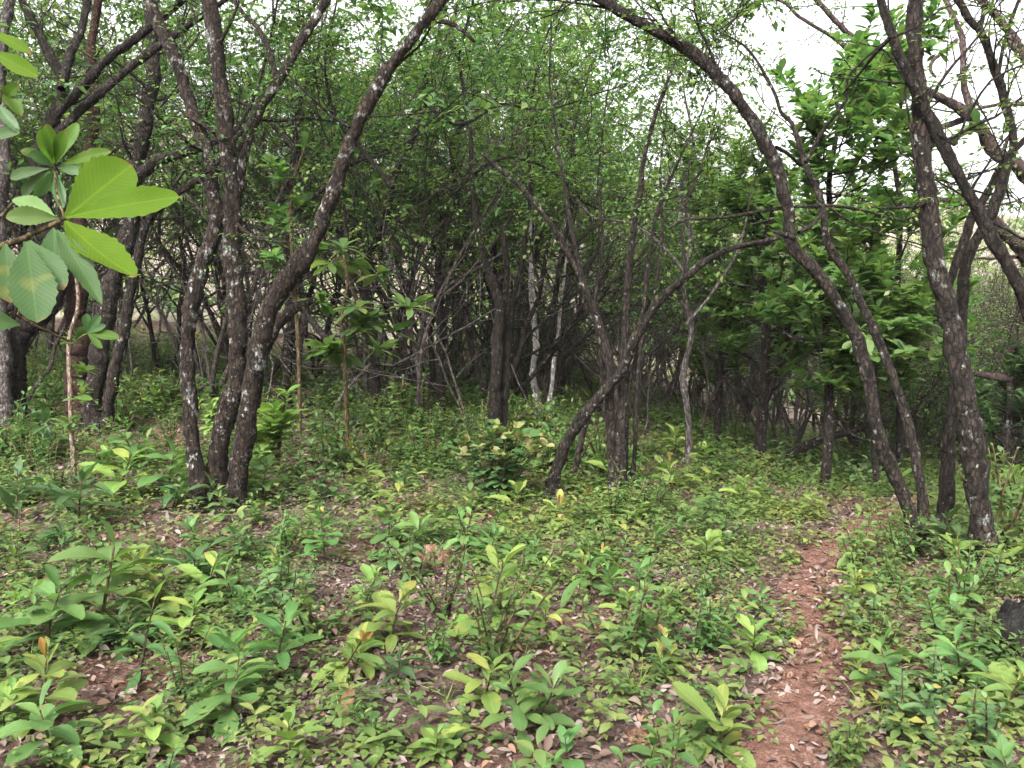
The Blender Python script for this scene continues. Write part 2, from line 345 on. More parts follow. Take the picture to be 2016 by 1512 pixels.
# ------------------------------------------------------------------ the ground, the path, the hillside
def sheet(name, xs, ys, mat, zf=terrain):
    X, Y = np.meshgrid(xs, ys); mb = MB(); nx = len(xs)
    v = np.stack([X, Y, zf(X, Y)], -1).reshape(-1, 3)
    i = (np.arange(len(ys)-1)[:, None]*nx+np.arange(nx-1)[None]).reshape(-1)
    mb.add(v, np.stack([i, i+1, i+nx+1, i+nx], -1)); return mb.build(name, mat)
def spaced(lim, d0, g):
    o, x, d = [0.0], 0.0, d0
    while x < lim: x += d; d *= g; o.append(x)
    return np.array(o)
xr = spaced(200, .12, 1.022); xs = np.concatenate([-xr[::-1][:-1], xr]); ys = np.concatenate([-spaced(30, .3, 1.1)[::-1][:-1], spaced(36, .1, 1.008)])
tag(sheet('ground', xs, ys, M['ground']), 'brown forest floor under leaf litter and seedlings', 'ground', kind='structure')
ys2 = np.concatenate([[ys[-1]], ys[-1]+spaced(130, 1.0, 1.03)[1:]]); xs2 = np.concatenate([-spaced(220, 1.2, 1.03)[::-1][:-1], spaced(220, 1.2, 1.03)])
tag(sheet('hillside', xs2, ys2, M['hill'], lambda X, Y: terrain(X, Y)-.02), 'dry tan hillside rising beyond the trees', 'hillside', kind='structure')
mb = MB(); nc = 11; cs = np.linspace(-1.15, 1.15, nc)
tg = nrm(np.gradient(PL, axis=0)*[1, 1, 0]); sd_ = np.stack([tg[:, 1], -tg[:, 0], 0*tg[:, 0]], -1)
V = PL[:, None]+sd_[:, None]*(cs[None, :, None]*PW[:, None, None]*1.1)
V[..., 2] = terrain(V[..., 0], V[..., 1])+.022*(1-np.abs(cs)[None]**2)+(fbm(V[..., 0]*6, V[..., 1]*6, 21)-.5)*.05-.004
i = (np.arange(len(PL)-1)[:, None]*nc+np.arange(nc-1)[None]).reshape(-1)
mb.add(V.reshape(-1, 3), np.stack([i, i+1, i+nc+1, i+nc], -1))
tag(mb.build('path', M['path']), 'narrow red earth footpath winding through the undergrowth', 'path', kind='structure')

# ------------------------------------------------------------------ stuff on the floor: litter, crumbs, herbs, grass
def scatter(dens, y0, y1, k=.78, pad=1.2):
    area = k*(y1**2-y0**2)+2*pad*(y1-y0); N = int(area*dens)
    y = np.sqrt(y0**2+(y1**2-y0**2)*rng.random(N)); x = (rng.random(N)*2-1)*(k*y+pad)
    return x, y
mb = MB()
for dn, a, b, s in ((650, 1.3, 6, .62), (240, 6, 12, .8), (40, 12, 22, 1.4)):
    x, y = scatter(dn, a, b); q = (path_dist(x, y) > 1.1) | (rng.random(len(x)) < .65); x, y = x[q], y[q]; N = len(x)
    p = np.stack([x, y, terrain(x, y)+.008+rng.random(N)*.03], -1)
    d = rdir(N, -.25, .35); n = np.array([0, 0, 1])+jit(N, .55); L = (.035+.075*rng.random(N)**1.6)*s
    leaves(mb, MEDE, p, d, n, L, L*(.35+.25*rng.random(N)), rng.normal(.1, .35, N), rng.normal(.2, .25, N))
tag(mb.build('leaf_litter', M['litter']), 'brown and grey fallen leaves carpeting the ground', 'leaf litter', kind='stuff')
ICO = None
def pebble_v():
    global ICO
    if ICO is None:
        t = (1+5**.5)/2
        v = nrm(np.array([[-1, t, 0], [1, t, 0], [-1, -t, 0], [1, -t, 0], [0, -1, t], [0, 1, t], [0, -1, -t], [0, 1, -t], [t, 0, -1], [t, 0, 1], [-t, 0, -1], [-t, 0, 1]]))
        f = np.array([[0, 11, 5], [0, 5, 1], [0, 1, 7], [0, 7, 10], [0, 10, 11], [1, 5, 9], [5, 11, 4], [11, 10, 2], [10, 7, 6], [7, 1, 8], [3, 9, 4], [3, 4, 2], [3, 2, 6], [3, 6, 8], [3, 8, 9], [4, 9, 5], [2, 4, 11], [6, 2, 10], [8, 6, 7], [9, 8, 1]])
        ICO = (v, f)
    return ICO
mb = MB(); iv, if_ = pebble_v(); N = 1500
k = rng.integers(0, len(PL), N); off = (rng.random(N)*2-1)*PW[k]*1.15
c = PL[k]+sd_[k]*off[:, None]; c[:, 2] = terrain(c[:, 0], c[:, 1])+.018; s = .004+.018*rng.random(N)**3
V = c[:, None]+iv[None]*(s[:, None]*(1+.5*(rng.random((N, 12))-.5)))[..., None]*np.array([1, 1, .7])
mb.add(V.reshape(-1, 3), (if_[None]+(np.arange(N)*12)[:, None, None]).reshape(-1, 3))
tag(mb.build('gravel', M['path'], smooth=False), 'red earth crumbs and small stones lying along the path', 'gravel', kind='stuff')

mb = MB(); x, y = scatter(9, 1.4, 10); z = terrain(x, y)
for i in range(len(x)):
    l = .06+.3*rng.random()**2; a = rng.random()*6.3; d = np.array([math.cos(a), math.sin(a), 0])*l; p = np.array([x[i], y[i], z[i]+.02])
    e = p+d; e[2] = float(terrain(e[0], e[1]))+.02+.03*rng.random(); r0 = .0015+.003*rng.random(); tube(mb, [p, (p+e)/2+rng.normal(0, .06, 3)*l*[1, 1, .5], e], [r0, r0, r0*.7], 4)
tag(mb.build('twigs', M['deadwood']), 'dry fallen twigs scattered over the leaf litter', 'twigs', kind='stuff')
def herb_mask(x, y):
    d = path_dist(x, y)
    m = sm(.4, 2.2, d+(fbm(x*4, y*4, 77)-.5)*2.2)*(.10+1.0*sm(.38, .60, fbm(x*1.5, y*1.5, 31)))*(.50+.62*sm(.37, .58, fbm(x*3.2, y*3.2, 51)))
    near = sm(4.2, 2.4, y)                       # the floor at the very front is barer
    m = np.maximum(m, .10*sm(.6, 1.9, d))*(1-.15*near)
    return m
def herbs(kind, dens_list, mats, hmul=1.0, seed=0, bias=None, name='undergrowth', label=''):
    mb = MB()
    for dn, a, b, s in dens_list:
        x, y = scatter(dn, a, b); m = herb_mask(x, y)
        if bias is not None: m = m*bias(x, y)
        q = rng.random(len(x)) < m; x, y = x[q], y[q]; N = len(x)
        z = terrain(x, y); base = np.stack([x, y, z], -1)
        H = (.05+.13*rng.random(N)**1.3)*s*hmul*(.6+.8*fbm(x*.9, y*.9, 41))
        lean = jit(N, .35)*[1, 1, 0]
        if kind == 'herb':
            K = 9; top = base+(np.array([0, 0, 1])+lean)*H[:, None]
            t = np.tile(np.linspace(.3, 1, K), N); ii = np.repeat(np.arange(N), K)
            pos = base[ii]+(top-base)[ii]*t[:, None]
            az = np.tile(np.arange(K)*2.4, N)+np.repeat(rng.random(N)*6.3, K); e = -.1+.7*t**2*rng.random(N*K)
            d = np.stack([np.cos(az)*np.cos(e), np.sin(az)*np.cos(e), np.sin(e)], -1)
            L = (.02+.042*rng.random(N)[ii]**1.8+.014*rng.random(N*K))*s
            pos = pos+d*(.01+.03*(1-t))[:, None]*s
            leaves(mb, TINY, pos, d, np.array([0, 0, 1])+jit(N*K, .35), L, L*.62, .25, .12)
        elif kind == 'frond':                     # compound leaf: leaflets in pairs along a rachis
            R, K = 4, 12; ii = np.repeat(np.arange(N), R); nb = N*R
            fd = rdir(nb, .15, 1.0); fl = (.09+.1*rng.random(nb))*s*hmul
            st = base[ii]+np.array([0, 0, 1])*(H[ii]*.5)[:, None]
            t = np.tile(np.repeat(np.linspace(.2, 1, K//2), 2), nb); sg = np.tile([1, -1], nb*K//2); jj = np.repeat(np.arange(nb), K)
            side = nrm(np.cross(fd, [0, 0, 1]))
            pos = st[jj]+fd[jj]*(fl[jj]*t)[:, None]+np.array([0, 0, -1])*(.35*fl[jj]*t**2)[:, None]
            d = nrm(side[jj]*sg[:, None]+fd[jj]*.5+[0, 0, -.1]); L = fl[jj]*.24
            leaves(mb, TINY, pos, d, np.array([0, 0, 1])+jit(len(jj), .3), L, L*.5, .2, .1)
        elif kind == 'grass':
            K = 7; ii = np.repeat(np.arange(N), K); d = rdir(N*K, .5, 1.45); L = (.07+.12*rng.random(N*K))*s
            leaves(mb, BLADE, base[ii]+jit(N*K, .02)*[1, 1, 0], d, rdir(N*K, .2, .8), L, .006*s, .35, .1)
        elif kind == 'broad':                     # low plantlets with fewer, larger leaves
            K = 7; t = np.tile(np.linspace(.45, 1, K), N); ii = np.repeat(np.arange(N), K)
            pos = base[ii]+(np.array([0, 0, 1])+lean)[ii]*(H[ii]*t)[:, None]
            az = np.tile(np.arange(K)*2.4, N)+np.repeat(rng.random(N)*6.3, K); e = .05+.9*t**2*rng.random(N*K)
            d = np.stack([np.cos(az)*np.cos(e), np.sin(az)*np.cos(e), np.sin(e)], -1); L = (.05+.05*rng.random(N)[ii])*s*(.8+.4*rng.random(N*K))
            leaves(mb, MEDE, pos, d, np.array([0, 0, 1])+jit(N*K, .25), L, L*.42, .3, .15)
    return tag(mb.build(name, mats), label, 'undergrowth', kind='stuff')
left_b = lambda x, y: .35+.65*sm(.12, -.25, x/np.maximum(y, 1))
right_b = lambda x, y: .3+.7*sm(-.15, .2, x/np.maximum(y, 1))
herbs('herb', ((92, 1.3, 6, 1.), (76, 6, 12, 1.3), (24, 12, 26, 2.2)), M['herb'], name='undergrowth', label='low small-leaved green herbs covering the forest floor')
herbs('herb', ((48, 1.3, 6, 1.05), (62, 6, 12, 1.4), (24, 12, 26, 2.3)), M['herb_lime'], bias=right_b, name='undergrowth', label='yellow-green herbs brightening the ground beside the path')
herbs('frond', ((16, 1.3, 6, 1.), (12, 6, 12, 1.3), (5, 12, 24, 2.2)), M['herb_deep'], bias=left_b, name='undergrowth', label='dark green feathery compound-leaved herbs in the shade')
herbs('broad', ((20, 1.3, 6, 1.), (24, 6, 12, 1.3), (10, 12, 26, 2.2)), M['herb'], 1.4, name='undergrowth', label='low plantlets with pointed green leaves scattered over the ground')
herbs('grass', ((5, 1.3, 6, 1.), (3, 6, 11, 1.2)), M['grass'], bias=right_b, name='grass', label='thin grass tufts between the seedlings')

# ------------------------------------------------------------------ tree growth
def grow(T, tw, start, d, L, r, lvl, maxl, up=.12, spread=.75, kids=(3, 4), crook=.22, tmat=0, first=.4):
    n = 7; pts = [np.asarray(start, float)]; d = nrm(d); rad = [r]
    for k in range(n):
        d = nrm(d+rng.normal(0, crook, 3)*.55+np.array([0, 0, up])); pts.append(pts[-1]+d*L/n); rad.append(r*(1-.55*(k+1)/n))
    pts = np.array(pts); rad = np.array(rad)
    tube(T, pts, rad, 10 if r > .05 else (6 if r > .02 else 4), tmat, .12 if r > .03 else 0)
    if lvl < maxl:
        for f in np.linspace(first, 1, rng.integers(kids[0], kids[1]+1)):
            k = min(n, max(1, int(f*n+rng.random()*.9))); dd = nrm(pts[k]-pts[k-1])
            nd = nrm(dd+nrm(rng.normal(0, 1, 3))*spread*(1 if f < .95 else .45))
            grow(T, tw, pts[k], nd, L*(.5+.25*rng.random()), max(rad[k]*.62, .004), lvl+1, maxl, up, spread, kids, crook*1.25, tmat, .3)
    if lvl >= maxl-1:
        for k in range(2 if lvl == maxl else 4, n+1): tw.append((pts[k], nrm(pts[k]-pts[k-1]), lvl))
    return pts, rad
def sprays(C, tw, per=2, length=.45, K=11, leaf=.065, ratio=.5, lmat=0, tmat=1, prob=1.0, T=TINY, droop=.25, clump=0.0):
    if clump:
        a = np.array([t[0] for t in tw]); k = vnoise(a[:, 0]*.85+a[:, 2]*.5+70, a[:, 1]*.85+a[:, 2]*.6+70, int(rng.integers(40))) > clump
        tw = [t for t, q in zip(tw, k) if q]
    tw = [t for t in tw for _ in range(per) if rng.random() < prob]
    if not tw: return
    N = len(tw); st = np.array([t[0] for t in tw]); d = nrm(np.array([t[1] for t in tw])+rng.normal(0, .75, (N, 3))+[0, 0, .05])
    l = length*(.55+.8*rng.random(N)); side = nrm(np.cross(d, [0, 0, 1])+jit(N, .2))
    for i in range(N):
        e = st[i]+d[i]*l[i]+np.array([0, 0, -.12*l[i]]); tube(C, [st[i], (st[i]+e)/2+[0, 0, .03*l[i]], e], [.006, .004, .002], 3, tmat)
    t = np.tile(np.linspace(.18, 1, K), N); sg = np.tile(np.where(np.arange(K) % 2, 1, -1), N); jj = np.repeat(np.arange(N), K)
    pos = st[jj]+d[jj]*(l[jj]*t)[:, None]+np.array([0, 0, -.12])*(l[jj]*t**2)[:, None]+jit(len(jj), .015)
    ld = nrm(side[jj]*sg[:, None]*.9+d[jj]*.5+rng.normal(0, .25, (len(jj), 3))+[0, 0, -.12])
    L = leaf*(.65+.6*rng.random(len(jj))); q = rng.random(len(jj)) < .9
    leaves(C, T, pos[q], ld[q], (np.array([0, 0, 1])+jit(len(jj), .55))[q], L[q], L[q]*ratio, droop, .12, lmat)
def rosettes(C, tw, K=9, leaf=.2, ratio=.4, lmat=0, T=MED, prob=1.0, up=(-.35, .9)):
    tw = [t for t in tw if rng.random() < prob]; N = len(tw)
    if not N: return
    st = np.array([t[0] for t in tw]); ax = nrm(np.array([t[1] for t in tw])+[0, 0, .5]); jj = np.repeat(np.arange(N), K)
    ld = nrm(rdir(N*K, *up)+ax[jj]*.45); pos = st[jj]+ax[jj]*(rng.random(N*K)*.09)[:, None]-ld*.0+jit(N*K, .01)
    L = leaf*(.6+.6*rng.random(N*K)); leaves(C, T, pos, ld, np.array([0, 0, 1])+ax[jj]*.6+jit(N*K, .3), L, L*ratio, .22, .12, lmat)

# ------------------------------------------------------------------ traced trees: every stem from its outline, with its own distance and thickness
def stem_pts(px, D0, D1, wk=1.0):
    out, rad = [], []; q = np.array(px, float)
    L = np.concatenate([[0], np.cumsum(np.hypot(*np.diff(q[:, :2], axis=0).T))])
    for k, (x, y, w_) in enumerate(px):
        f = L[k]/L[-1]; D = D0+(D1-D0)*f
        out.append(P(x, y, D)); rad.append(w_*.5*D/F*(wk(y) if callable(wk) else wk))
    return np.array(out), np.array(rad)
def traced_tree(name, label, stems, bark, leafm='leaf_small', group=None, cat='tree', crown=True, leaf=.06, twigp=.5, twig_from=.55, ext=2.6, rough=.24, K=10, kind='spray', wk=1.0):
    """stems: (pixels, distance at foot, distance at top, on_ground, leafy_top)"""
    S = []
    for (px, D0, D1, gr, top) in stems:
        if gr:                                    # stand the foot where its sight line meets the ground
            Dg = min(max(G(px[0][0], px[0][1])[1], D0-1.2), D0+2.2); D0, D1 = Dg, D1+Dg-D0
        pts, rad = stem_pts(px, D0, D1, wk)
        if gr:
            pts[0, 2] = terrain(pts[0, 0], pts[0, 1])-.06; pts[1:, :] = pts[1:, :]
            flare = pts[0].copy()
        S.append([pts, rad, gr, top])
    base = S[0][0][0].copy(); base[2] = float(terrain(base[0], base[1]))
    root = empty(name, base); tag(root, label, cat, group); C = MB(); hasC = False
    for (pts, rad, gr, top) in S:
        T = MB(); q, r = resample(pts, rad, .05 if rad[0] > .03 else .10)
        kk = np.arange(len(q)); a1, a2, a3, a4 = rng.random(4)*6; wob = (np.stack([np.sin(kk*.37+a1)+.5*np.sin(kk*1.3+a2), np.cos(kk*.31+a3)+.5*np.cos(kk*1.1+a4), 0*r], -1)*.09+rng.normal(0, .05, (len(q), 3)))*r[:, None]; wob[0] = 0; q = q+wob
        if gr:
            h = q[:, 2]-q[0, 2]; r = r*(1+.75*np.exp(-h/.14))
        if gr and rad[0] > .05:                   # roots spreading into the soil
            for k in range(4):
                a = rng.random()*6.3; u = np.array([math.cos(a), math.sin(a), 0]); e = q[0]+u*(r[0]*1.0+.16+.16*rng.random()); e[2] = float(terrain(e[0], e[1]))-.03
                tube(T, [q[0]+[0, 0, .24]-u*r[0]*.2, q[0]+u*r[0]*.75+[0, 0, .10], e], [r[0]*.42, r[0]*.34, r[0]*.14], 7, 0, .1)
        tube(T, q, r*(1+rng.normal(0, .035, len(r))), 16 if rad[0] > .04 else 7, 0, rough)
        tw = []
        if top:
            d = nrm(q[-1]-q[-4]) if len(q) > 4 else nrm(q[-1]-q[0])
            if ext > 0:
                grow(T, tw, q[-1]-d*.02, nrm(d+[0, 0, .25]), ext, r[-1]*.95, 0, 2, .1, .8, (3, 4))
            for k in range(int(len(q)*twig_from), len(q)):
                if rng.random() < twigp*.35:
                    dd = nrm(rng.normal(0, 1, 3)+[0, 0, .3]+nrm(q[k]-q[k-1])*.6)
                    grow(T, tw, q[k], dd, .5+.6*rng.random(), max(.006, r[k]*.28), 1, 1, .06, .8, (2, 3))
        T.build('trunk' if gr else 'branch', M[bark], root, base)
        if crown and tw:
            hasC = True
            if kind == 'spray': sprays(C, tw, 1, .42, K, leaf, .52, 0, 1, .85)
            else: rosettes(C, tw, 8, leaf, .42, 0)
    if hasC: C.build('crown', [M[leafm], M['bark_dark']], root, base)
    return root

t_main = traced_tree('forest_tree', 'large multi-stemmed tree with white lichen patches spreading from one foot', [
    ([(400, 1005, 66), (384, 900, 48), (372, 780, 44), (370, 690, 42), (376, 600, 44), (405, 510, 50), (428, 430, 44), (420, 385, 42), (410, 312, 38), (382, 226, 36), (362, 165, 36), (338, 100, 36), (304, 25, 36), (270, -50, 32)], 8.3, 8.5, 1, 1),
    ([(425, 1000, 72), (428, 900, 66), (446, 820, 60), (464, 745, 56), (470, 670, 54), (466, 604, 54), (460, 500, 52), (453, 347, 46), (446, 270, 46), (437, 194, 44), (426, 100, 44), (410, -10, 42)], 8.45, 8.2, 1, 1),
    ([(458, 1005, 66), (478, 880, 62), (492, 790, 60), (503, 720, 58), (515, 655, 56), (541, 590, 60), (583, 525, 58), (622, 469, 46), (656, 375, 42), (688, 288, 40), (729, 194, 38), (764, 139, 36), (816, 69, 32), (885, -20, 28)], 8.3, 7.7, 1, 1),
    ([(500, 800, 40), (512, 710, 40), (540, 650, 36), (570, 615, 32), (602, 598, 24), (618, 590, 16)], 8.15, 8.0, 0, 0),
    ([(458, 420, 34), (474, 335, 32), (486, 278, 31), (514, 208, 31), (545, 163, 29), (583, 97, 27), (618, 42, 26), (650, -15, 25)], 8.2, 8.7, 0, 1),
    ([(545, 175, 17), (538, 130, 17), (526, 90, 16), (508, 55, 14), (486, 35, 13), (455, -5, 12)], 8.6, 9.2, 0, 1),
    ([(806, 85, 14), (838, 46, 13), (880, 44, 13), (910, 60, 12), (934, 82, 9)], 7.75, 7.5, 0, 0),
    ([(448, 290, 15), (480, 255, 14), (515, 236, 12), (552, 238, 10), (600, 232, 8), (660, 240, 5)], 8.3, 9.2, 0, 1),
], 'bark_main', 'leaf_small', ext=2.8, wk=lambda y: .66-.06*float(sm(480, 850, y)))
lt = traced_tree('forest_tree', 'dark trunk leaning right behind the big-leaved branch, with a thinner twin stem', [
    ([(180, 850, 44), (182, 800, 40), (194, 708, 40), (213, 590, 40), (240, 505, 38), (257, 451, 36), (267, 347, 33), (278, 278, 31), (292, 208, 29), (302, 139, 28), (299, 69, 26), (292, -10, 24)], 11, 11.2, 1, 1),
    ([(212, 852, 28), (214, 800, 26), (228, 720, 25), (246, 640, 24), (266, 530, 20), (290, 440, 17), (330, 392, 16), (400, 350, 15), (440, 300, 12), (470, 250, 8)], 11.1, 10.6, 1, 1),
    ([(275, 345, 24), (310, 318, 24), (360, 300, 22), (410, 285, 17), (450, 262, 12)], 11.1, 10.5, 0, 0),
], 'bark', 'leaf_small', wk=.85)
traced_tree('forest_tree', 'straight red-barked trunk under the large drooping leaves', [
    ([(155, 785, 46), (153, 740, 42), (152, 640, 40), (150, 540, 38), (155, 430, 30), (170, 330, 24), (186, 220, 20), (180, 100, 16), (195, -10, 14)], 10.2, 10.5, 1, 1)], 'bark_red', 'leaf_small')
traced_tree('forest_tree', 'crooked dark tree with a bowed foot and forking boughs in the upper left corner', [
    ([(28, 745, 36), (32, 690, 35), (48, 648, 36), (90, 615, 34), (112, 560, 34), (104, 470, 31), (82, 380, 29), (78, 300, 27), (104, 236, 25), (121, 195, 22), (121, 156, 20), (87, 87, 17), (45, 5, 14)], 9.8, 10.2, 1, 1),
    ([(121, 175, 16), (139, 104, 16), (160, 62, 14), (171, -5, 13)], 10.1, 10.6, 0, 1),
    ([(112, 225, 16), (150, 185, 17), (208, 121, 16), (288, 59, 15), (345, 12, 14), (380, -20, 12)], 10.0, 9.4, 0, 1),
    ([(90, 290, 18), (125, 250, 17), (191, 188, 16), (288, 108, 15), (333, 76, 13), (405, 26, 11)], 9.9, 10.6, 0, 1)], 'bark_dark', 'leaf_lime')
traced_tree('forest_tree', 'mottled pale-flecked trunk standing at the left edge', [
    ([(6, 830, 32), (8, 760, 30), (4, 680, 28), (-6, 560, 26), (-2, 430, 24), (10, 300, 22), (0, 140, 20), (20, -10, 17)], 9.5, 9.8, 1, 1)], 'bark_grey', 'leaf_lime')
traced_tree('forest_tree', 'slim pair of near-black stems rising behind the round-leaved shrub', [
    ([(972, 880, 28), (974, 800, 25), (976, 743, 23), (980, 660, 21), (983, 604, 20), (969, 552, 17), (955, 514, 14), (938, 434, 12), (929, 347, 10), (926, 250, 7)], 10.8, 10.6, 1, 0),
    ([(984, 878, 20), (992, 800, 19), (997, 700, 17), (997, 580, 13), (997, 514, 12), (990, 445, 9)], 10.9, 11, 1, 0),
    ([(986, 870, 14), (996, 780, 12), (1006, 690, 11), (1010, 600, 9), (1030, 500, 8), (1044, 380, 7), (1040, 250, 6), (1064, 100, 4)], 11, 11.6, 1, 1)], 'bark_dark', 'leaf_lime')
traced_tree('forest_tree', 'dark many-stemmed clump with a long stem bent left, right of round-leaved shrub', [
    ([(1208, 1000, 30), (1206, 900, 26), (1200, 800, 24), (1204, 740, 22), (1198, 700, 20), (1184, 653, 20), (1146, 552, 17), (1118, 500, 14), (1092, 452, 14), (1063, 413, 14), (1021, 365, 11), (985, 335, 10), (948, 302, 7)], 8.4, 8.0, 1, 0),
    ([(1220, 1003, 30), (1222, 900, 26), (1226, 780, 24), (1230, 700, 22), (1233, 604, 20), (1240, 514, 17), (1252, 417, 16), (1262, 372, 16), (1266, 322, 12), (1285, 243, 11), (1309, 174, 9), (1330, 118, 7)], 8.5, 8.3, 1, 0),
    ([(1215, 985, 22), (1214, 880, 18), (1212, 780, 17), (1190, 690, 15), (1168, 610, 13), (1140, 520, 12), (1120, 420, 10), (1100, 300, 8), (1085, 190, 6)], 8.6, 9.3, 1, 1),
    ([(1240, 972, 14), (1250, 880, 13), (1254, 790, 11), (1262, 680, 10), (1290, 570, 9), (1304, 460, 8), (1300, 340, 6), (1312, 230, 4)], 8.6, 8.9, 1, 1),
    ([(1234, 990, 16), (1232, 900, 15), (1233, 830, 13), (1229, 765, 11)], 8.4, 8.4, 1, 0),
    ([(1205, 940, 14), (1192, 850, 12), (1188, 770, 12), (1180, 680, 10), (1172, 590, 9), (1186, 480, 7), (1178, 360, 6), (1190, 230, 4)], 8.7, 9.0, 1, 1),
], 'bark', 'leaf_lime', twigp=.35, twig_from=.7, ext=1.2, leaf=.07, wk=.74)
traced_tree('forest_tree', 'brown trunk leaning right from the round-leaved shrub, its bough sweeping towards the arching tree', [
    ([(1082, 985, 30), (1098, 917, 29), (1129, 847, 28), (1153, 812, 28), (1185, 775, 26), (1222, 735, 25), (1250, 667, 22), (1302, 590, 21), (1358, 538, 18), (1400, 508, 16), (1437, 490, 15), (1490, 478, 13), (1535, 468, 10)], 8.6, 7.4, 1, 0),
    ([(1122, 960, 14), (1140, 890, 16), (1148, 850, 15), (1160, 815, 13)], 8.5, 8.5, 1, 0),
    ([(1250, 667, 11), (1268, 600, 11), (1276, 520, 10), (1294, 420, 9), (1330, 330, 7), (1372, 240, 5)], 8.1, 8.4, 0, 1),
    ([(1350, 545, 9), (1345, 470, 9), (1352, 400, 8), (1380, 330, 6), (1400, 260, 4)], 7.8, 8.2, 0, 1)], 'bark', 'leaf_lime', twigp=.5, ext=.9, leaf=.07, wk=.78)
traced_tree('forest_tree', 'tall tree arching far over to the left with a twin stem, by the path bend', [
    ([(1803, 1088, 38), (1796, 1030, 38), (1780, 980, 37), (1760, 934, 36), (1731, 865, 35), (1719, 802, 35), (1711, 750, 35), (1694, 691, 34), (1677, 646, 33), (1649, 594, 32), (1612, 542, 31), (1570, 500, 31), (1557, 468, 29), (1554, 417, 27), (1538, 365, 27), (1527, 323, 27), (1508, 288, 27), (1486, 243, 26), (1458, 201, 26), (1424, 160, 26), (1368, 108, 26), (1316, 74, 24), (1240, 34, 22), (1170, -10, 20)], 6.5, 5.9, 1, 1),
    ([(1815, 1090, 30), (1817, 1003, 29), (1809, 934, 27), (1795, 865, 26), (1781, 812, 25), (1764, 760, 25), (1743, 701, 24), (1715, 639, 23), (1691, 587, 22), (1672, 542, 22), (1640, 500, 21), (1625, 465, 16), (1621, 417, 15), (1611, 375, 15), (1592, 340, 14), (1576, 295, 11), (1559, 243, 9), (1538, 220, 8), (1521, 174, 7), (1472, 97, 5), (1413, 60, 3)], 6.6, 7.2, 1, 1),
    ([(1586, 318, 9), (1618, 260, 8), (1648, 222, 8), (1667, 195, 7), (1668, 156, 6), (1700, 118, 4), (1746, 78, 3)], 7.0, 6.8, 0, 1),
    ([(1528, 290, 9), (1552, 303, 8), (1575, 325, 8)], 6.2, 6.9, 0, 0),
    ([(1564, 470, 13), (1545, 462, 12), (1524, 456, 8)], 6.1, 6.0, 0, 0),
    ([(1316, 450, 6), (1350, 432, 8), (1430, 428, 8), (1520, 412, 8), (1612, 405, 8), (1680, 410, 6), (1740, 425, 5), (1812, 445, 3)], 6.4, 6.7, 0, 0),
    ([(1632, 408, 6), (1680, 440, 5), (1740, 462, 4), (1815, 482, 3)], 6.7, 6.8, 0, 0),
    ([(1572, 458, 9), (1600, 442, 9), (1618, 418, 8)], 6.2, 6.9, 0, 0),
], 'bark', 'leaf_lime', twigp=.4, twig_from=.75, ext=1.4, wk=lambda y: .9-.2*float(sm(330, 560, y)))
traced_tree('forest_tree', 'thickest upright grey-brown trunk on the right, rough and leaning slightly left', [
    ([(1940, 1110, 50), (1932, 1030, 46), (1920, 917, 46), (1906, 830, 46), (1899, 760, 44), (1880, 680, 43), (1858, 587, 42), (1840, 500, 39), (1831, 440, 37), (1823, 347, 33), (1814, 243, 32), (1804, 120, 31), (1800, 40, 30), (1806, -40, 28)], 6.2, 6.1, 1, 1)], 'bark', 'leaf_lime', ext=2.4, wk=.9)
traced_tree('forest_tree', 'dark forking stem partly hidden behind the thickest right trunk', [
    ([(1858, 1058, 34), (1862, 980, 33), (1868, 880, 32), (1880, 790, 30), (1892, 700, 28), (1893, 604, 27), (1897, 535, 25), (1910, 497, 25), (1940, 444, 24), (1960, 399, 24), (1980, 335, 22), (1996, 288, 20), (1990, 243, 19), (1976, 191, 19), (1962, 149, 18), (1934, 69, 18), (1912, 42, 17), (1882, -5, 16)], 7.2, 6.8, 1, 1),
    ([(1964, 150, 10), (1976, 90, 9), (1995, 30, 8), (2010, -10, 7)], 6.85, 7.1, 0, 1),
    ([(1930, 60, 10), (1936, 20, 10), (1936, -10, 9)], 6.85, 7, 0, 1),
    ([(1866, 570, 22), (1889, 500, 21), (1913, 430, 20), (1945, 378, 19), (1976, 318, 17), (2016, 276, 14), (2060, 230, 10)], 7.3, 7.4, 0, 1),
], 'bark_dark', 'leaf_lime', wk=.8)
traced_tree('forest_tree', 'smooth stem crossing the right trunks, leaning left from beyond the edge', [
    ([(2120, 1100, 34), (2090, 860, 32), (2050, 690, 30), (2014, 587, 29), (1984, 521, 28), (1958, 478, 28), (1932, 427, 27), (1906, 382, 26), (1871, 312, 26), (1837, 243, 25), (1812, 201, 24), (1785, 139, 21), (1756, 69, 19), (1733, 0, 17), (1715, -60, 15)], 6.0, 5.8, 1, 1),
    ([(1752, 76, 8), (1720, 110, 7), (1690, 148, 6), (1660, 185, 4)], 5.85, 6.4, 0, 0),
    ([(1846, 262, 10), (1880, 285, 9), (1900, 240, 6), (1950, 160, 5), (2020, 125, 4)], 5.95, 5.7, 0, 1),
    ([(1756, 74, 6), (1800, 55, 5), (1850, 20, 4), (1880, 8, 3)], 5.85, 5.7, 0, 1)], 'bark_dark', 'leaf_lime', twigp=.25, wk=.85)
